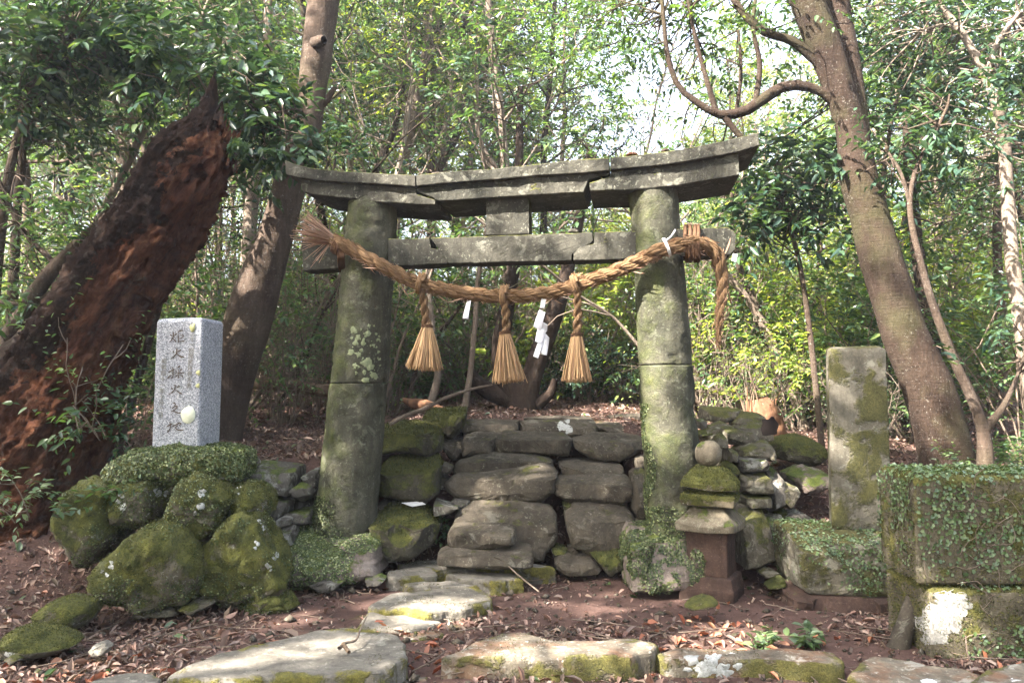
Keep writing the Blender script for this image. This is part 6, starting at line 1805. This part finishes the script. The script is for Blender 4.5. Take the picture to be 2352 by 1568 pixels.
for k, (x, y, sc, lab) in enumerate(((-1.75, 10.6, .95, None), (-1.0, 12.2, 1.05, 'bare tangled tree above the middle of the lintel'), (-2.6, 12.6, 1.1, 'bare tangled tree beside the leaning trunk'), (.2, 13.5, 1.0, 'bare tangled tree left of the bright sky gap'), (2.3, 14.5, .9, 'bare tangled tree below the bright sky gap'), (3.6, 12.4, .8, 'bare tangled tree behind the right end of the lintel'), (5.6, 10.2, .8, 'bare tangled tree behind the curving tree'), (-5.2, 10.8, .9, 'bare tangled tree behind the broken trunk spike'))):
    if k == 0:
        tr0.location = (x, y, gz(x, y)); tr0.scale = (sc,) * 3
    else:
        copy_tree(tr0, (x, y, gz(x, y)), k * 1.3, sc, lab, 'bare trees above the gate')
# leaning poles and vines of the thicket
rp_ = np.random.default_rng(404)
def lean_pole(x, y, L, az, el, r, bark, lab):
    p = np.array([x, y, gz(x, y) - .1])
    d = (math.cos(az) * math.cos(el), math.sin(az) * math.cos(el) * .6, math.sin(el))
    q = walk(rp_, p, d, L, 9, .10, .01)
    qb = QB()
    qb.add(*tube(smooth_open(q, 24), np.linspace(r, r * .35, 24), 6, .15, 3))
    for e in range(3):
        j = int(rp_.integers(3, 8))
        w = walk(rp_, q[j], unit(q[j + 1] - q[j]) + rp_.normal(0, .6, 3), L * .25, 4, .2, .05)
        qb.add(*tube(w, np.linspace(r * .45, .003, 5), 4))
    tag(qb.build('bare_sapling', M[bark], None, (x, y, gz(x, y))), lab + ' ' + where(x, y), 'sapling', 'bare leaning saplings in the woods')
for k in range(120):
    y = rp_.uniform(8.8, 13.5); x = rp_.uniform(-.66, .66) * y
    if y < 9.8 and -1.2 < x < 1.6: y += 1.2
    s_ = 1 if rp_.uniform() < .5 else -1
    lean_pole(x, y, rp_.uniform(2, 5.2), 0 if s_ > 0 else math.pi, rp_.uniform(.5, 1.35), rp_.uniform(.010, .028), str(rp_.choice(['bark_pale', 'bark_pale', 'bark', 'twig'])), ('thin bare sapling leaning right' if s_ > 0 else 'thin bare sapling leaning left'))

# ---- the far wood that reads as one mass
def far_wood(n, seed):
    rng = np.random.default_rng(seed)
    y = rng.uniform(27, 46, n)
    s = rng.uniform(-.9, .9, n)
    x = s * y
    top = np.where(np.abs(s - .175) < .075, 8.0, np.where(s > .17, 10.5, 16.0)) + fbm(np.c_[s * 12, y * .2, 0 * s], 3, 5) * 6
    z = ground_h(x, y) + rng.uniform(0, 1, n) ** .85 * top
    keep = fbm(np.c_[x * .35, y * .35, z * .35], 3, 9) > -.22
    TP = np.c_[x, y, z][keep]
    TD = rng.normal(size=(len(TP), 3)) * [1, 1, .5]
    V, Fq = twig_leaves(rng, TP, TD, .9, 9, .26)
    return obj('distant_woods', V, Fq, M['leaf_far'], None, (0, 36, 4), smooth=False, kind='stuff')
far_wood(9000, 88)

# ---- unseen trees added beside and behind the viewer to shade the clearing
def sunlit_gap(V, Fq):
    """drop canopy leaves that stand between the sun and the flecks seen on the stones"""
    spots = [(P(1492, 720, 5.66), .24), (P(1505, 960, 5.66), .18), (P(1490, 830, 5.66), .16), (P(1170, 420, 5.85), .22), (P(1020, 425, 5.95), .14), (P(1330, 570, 5.9), .12), (P(850, 860, 6.0), .12),
             (P(620, 500, 7.5), .25), (P(600, 650, 7.5), .2), (P(1745, 915, 8.0), .25), (G(1680, 1475, 0), .30), (P(2188, 1405, 4.3), .16), (G(700, 1500, .12), .22), (G(1250, 1485, .12), .25), (G(1420, 1490, .12), .2), (G(980, 1390, .1), .2), (G(500, 1545, .12), .2)]
    ctr = V.reshape(-1, 6, 3).mean(1)
    keep = np.ones(len(ctr), bool)
    s = np.array(SUN_DIR)
    for p, r in spots:
        d = ctr - p
        t = d @ s
        keep &= ~((np.linalg.norm(d - t[:, None] * s, axis=1) < r) & (t > 0))
    V = V.reshape(-1, 6, 3)[keep].reshape(-1, 3)
    k = keep.sum()
    b = (np.arange(k) * 6)[:, None]
    return V, np.concatenate([b + np.array([[0, 1, 2, 3]]), b + np.array([[0, 3, 4, 5]])], 1).reshape(-1, 4)
for k, (x, y, H) in enumerate([(-3.6, 0.6, 10.5), (-7.2, 0.6, 10.0), (-5.2, -2.6, 11.5), (-9.5, 2.2, 10), (-10.5, -2.0, 12), (-2.5, -4.5, 11), (3.8, -2.5, 10.5), (-8.0, -5.5, 12.5)]):
    w, V, Fq = gen_tree(400 + k, H, .16, nb=32, blen=3.7, start=.42, ll=.14, k=9, twigs=5, sub=8, tl=.45)
    off = np.array([x, y, gz(x, y)])
    V, Fq = sunlit_gap(V + off, Fq)
    root = thing('shade_tree', 'unseen leafy tree added beside the viewer to shade the clearing', 'tree', tuple(off), 'unseen shade trees added around the clearing')
    w.build('trunk', M['bark'], root, local=True)
    obj('crown', V, Fq, M['leaf'], root, smooth=False)

# ---- unseen woods added behind and beside the viewer to block low sky light
def rear_wood(n, seed):
    rng = np.random.default_rng(seed)
    an = rng.uniform(math.pi * .98, math.pi * 2.02, n)
    r = rng.uniform(9, 17, n)
    x, y = r * np.cos(an) * 1.15, r * np.sin(an) - 1.0
    z = ground_h(x, y) + rng.uniform(0, 1, n) * np.where(x < 0, 8.0, 9.5)
    keep = fbm(np.c_[x * .5, y * .5, z * .5], 3, 19) > -.15
    TP = np.c_[x, y, z][keep]
    V, Fq = twig_leaves(rng, TP, rng.normal(size=(len(TP), 3)) * [1, 1, .5], .8, 9, .24)
    V, Fq = sunlit_gap(V, Fq)
    return obj('unseen_rear_woods', V, Fq, M['leaf'], None, (0, -10, 4), smooth=False, kind='stuff')
rear_wood(5200, 99)

# ------------------------------------------------------------------ fallen leaves, twigs and ground cover
def litter(name, n, dens, size, mat, seed, tiltmax=.45, lift=.012):
    rng = np.random.default_rng(seed)
    y = 3.7 + 8.5 * rng.uniform(0, 1, n * 3) ** 1.35
    x = rng.uniform(-1, 1, n * 3) * (y * .72 + .2)
    d = dens(x, y)
    m = rng.uniform(0, 1, n * 3) < d
    x, y = x[m][:n], y[m][:n]
    k = len(x)
    z = ground_h(x, y) + bump_h(x, y)
    e = .05
    sx = (ground_h(x + e, y) - ground_h(x - e, y)) / (2 * e)
    sy = (ground_h(x, y + e) - ground_h(x, y - e)) / (2 * e)
    N = unit(np.stack([-sx, -sy, np.ones(k)], 1) + rng.normal(0, tiltmax, (k, 3)))
    a = rng.uniform(0, 2 * math.pi, k)
    D = unit(np.cross(N, np.stack([np.cos(a), np.sin(a), np.zeros(k)], 1)))
    L = size * rng.uniform(.55, 1.35, k)
    Pp = np.stack([x, y, z + lift * rng.uniform(.2, 1.8, k)], 1) - D * L[:, None] * .5
    V, Fq = leaf_geo(Pp, D, N, L, L * rng.uniform(.3, .5, k), fold=.35, droop=.2)
    return obj(name, V, Fq, M[mat], None, (0, 5, 0), smooth=False, kind='stuff')
def dens_main(x, y):
    p = np.stack([x * 1.1, y * 1.1, 0 * x], 1)
    n = fbm(p, 3, 31) + .6 * fbm(p * 3.1, 3, 33)
    d = .5 + 1.0 * n
    bare = np.exp(-(((x - .75) / 1.1) ** 2 + ((y - 5.6) / .75) ** 2)) + .8 * np.exp(-(((x + 1.1) / .7) ** 2 + ((y - 5.1) / .5) ** 2))
    d = d * (1 - .95 * np.clip(bare * 1.3, 0, 1))
    d = np.where(y > 6.3, d + .5, d)
    d = np.where((x < -1.9), d + .25, d)
    return np.clip(d, .03, 1)
litter('fallen_leaves', 26000, dens_main, .050, 'leaf_dead', 51)
litter('leaf_crumbs', 26000, lambda x, y: np.clip(dens_main(x, y) + .15, 0, 1), .022, 'leaf_dead', 54, lift=.006)
litter('broad_leaves', 2600, dens_main, .085, 'leaf_dead', 55, lift=.02)
def dens_or(x, y):
    p = np.stack([x * 1.6, y * 1.6, 0 * x + 4], 1)
    d = np.clip(fbm(p, 3, 37) * 1.6 - .1, 0, 1)
    d = d * np.exp(-((y - 4.5) / .9) ** 2) + .7 * np.exp(-(((x - 1.35) / .5) ** 2 + ((y - 4.55) / .18) ** 2)) + .9 * np.exp(-(((x + .40) / .22) ** 2 + ((y - 4.35) / .2) ** 2)) + .7 * np.exp(-(((x + 2.1) / .3) ** 2 + ((y - 4.0) / .2) ** 2))
    return np.clip(d, 0, 1)
litter('orange_leaves', 1700, dens_or, .075, 'leaf_orange', 52, lift=.02)
litter('green_leaves', 160, lambda x, y: .3 + 0 * x, .08, 'leaf_ivy', 53, lift=.02)
def twigs(n, seed):
    rng = np.random.default_rng(seed)
    qb = QB()
    for _ in range(n):
        y = 3.8 + 6 * rng.uniform() ** 1.3
        x = rng.uniform(-1, 1) * (y * .7)
        if abs(x - .6) < 1.0 and 4.9 < y < 6.2 and rng.uniform() < .8: continue
        a = rng.uniform(0, 6.28); L = rng.uniform(.08, .5)
        t = np.linspace(-.5, .5, 5)
        bx = x + math.cos(a) * L * t + rng.normal(0, .012, 5)
        by = y + math.sin(a) * L * t + rng.normal(0, .012, 5)
        bz = ground_h(bx, by) + bump_h(bx, by) + .012 + rng.uniform(0, .03)
        qb.add(*tube(np.stack([bx, by, bz], 1), rng.uniform(.0015, .0045), 4))
    return qb.build('scattered_twigs', M['twig'], None, (0, 5, 0), kind='stuff')
twigs(420, 61)
def gravel(n, seed):
    rng = np.random.default_rng(seed)
    V, Fs, b = [], [], 0
    oc = np.array([[1, 0, 0], [-1, 0, 0], [0, 1, 0], [0, -1, 0], [0, 0, 1], [0, 0, -1]], float)
    fc = np.array([[0, 2, 4], [2, 1, 4], [1, 3, 4], [3, 0, 4], [2, 0, 5], [1, 2, 5], [3, 1, 5], [0, 3, 5]])
    for _ in range(n):
        y = 3.8 + 2.9 * rng.uniform() ** 1.2
        x = rng.uniform(-1, 1) * (y * .68)
        s = rng.uniform(.006, .022) * (2 if rng.uniform() < .06 else 1)
        v = oc * s * rng.uniform(.6, 1.3, (6, 3)) * [1, 1, .7] + rng.normal(0, s * .15, (6, 3))
        h = gz(x, y) + float(bump_h(np.array([x]), np.array([y]))[0])
        V.append(v + [x, y, h + s * .25]); Fs.append(fc + b); b += 6
    return obj('gravel', np.concatenate(V), np.concatenate(Fs), M['step'], None, (0, 5, 0), smooth=False, kind='stuff')
gravel(1500, 71)

# ------------------------------------------------------------------ the thin bright air of the woods
def haze(density):
    x0, x1, y0, y1, z0, z1 = -66, 66, -36, 96, -1.6, 42
    V = np.array([(x, y, z) for z in (z0, z1) for y in (y0, y1) for x in (x0, x1)], float)
    Fs = [(0, 2, 3, 1), (4, 5, 7, 6), (0, 1, 5, 4), (2, 6, 7, 3), (0, 4, 6, 2), (1, 3, 7, 5)]
    s = NT('forest_air')
    v = s.n('VolumePrincipled', {'Color': (0.86, 0.90, 1.0, 1), 'Density': density, 'Anisotropy': 0.35})
    s.t.links.new(v.outputs[0], s.out.inputs['Volume'])
    return obj('haze', V, Fs, s.m, None, (0, 30, 20), smooth=False, kind='stuff')
haze(0.0022)
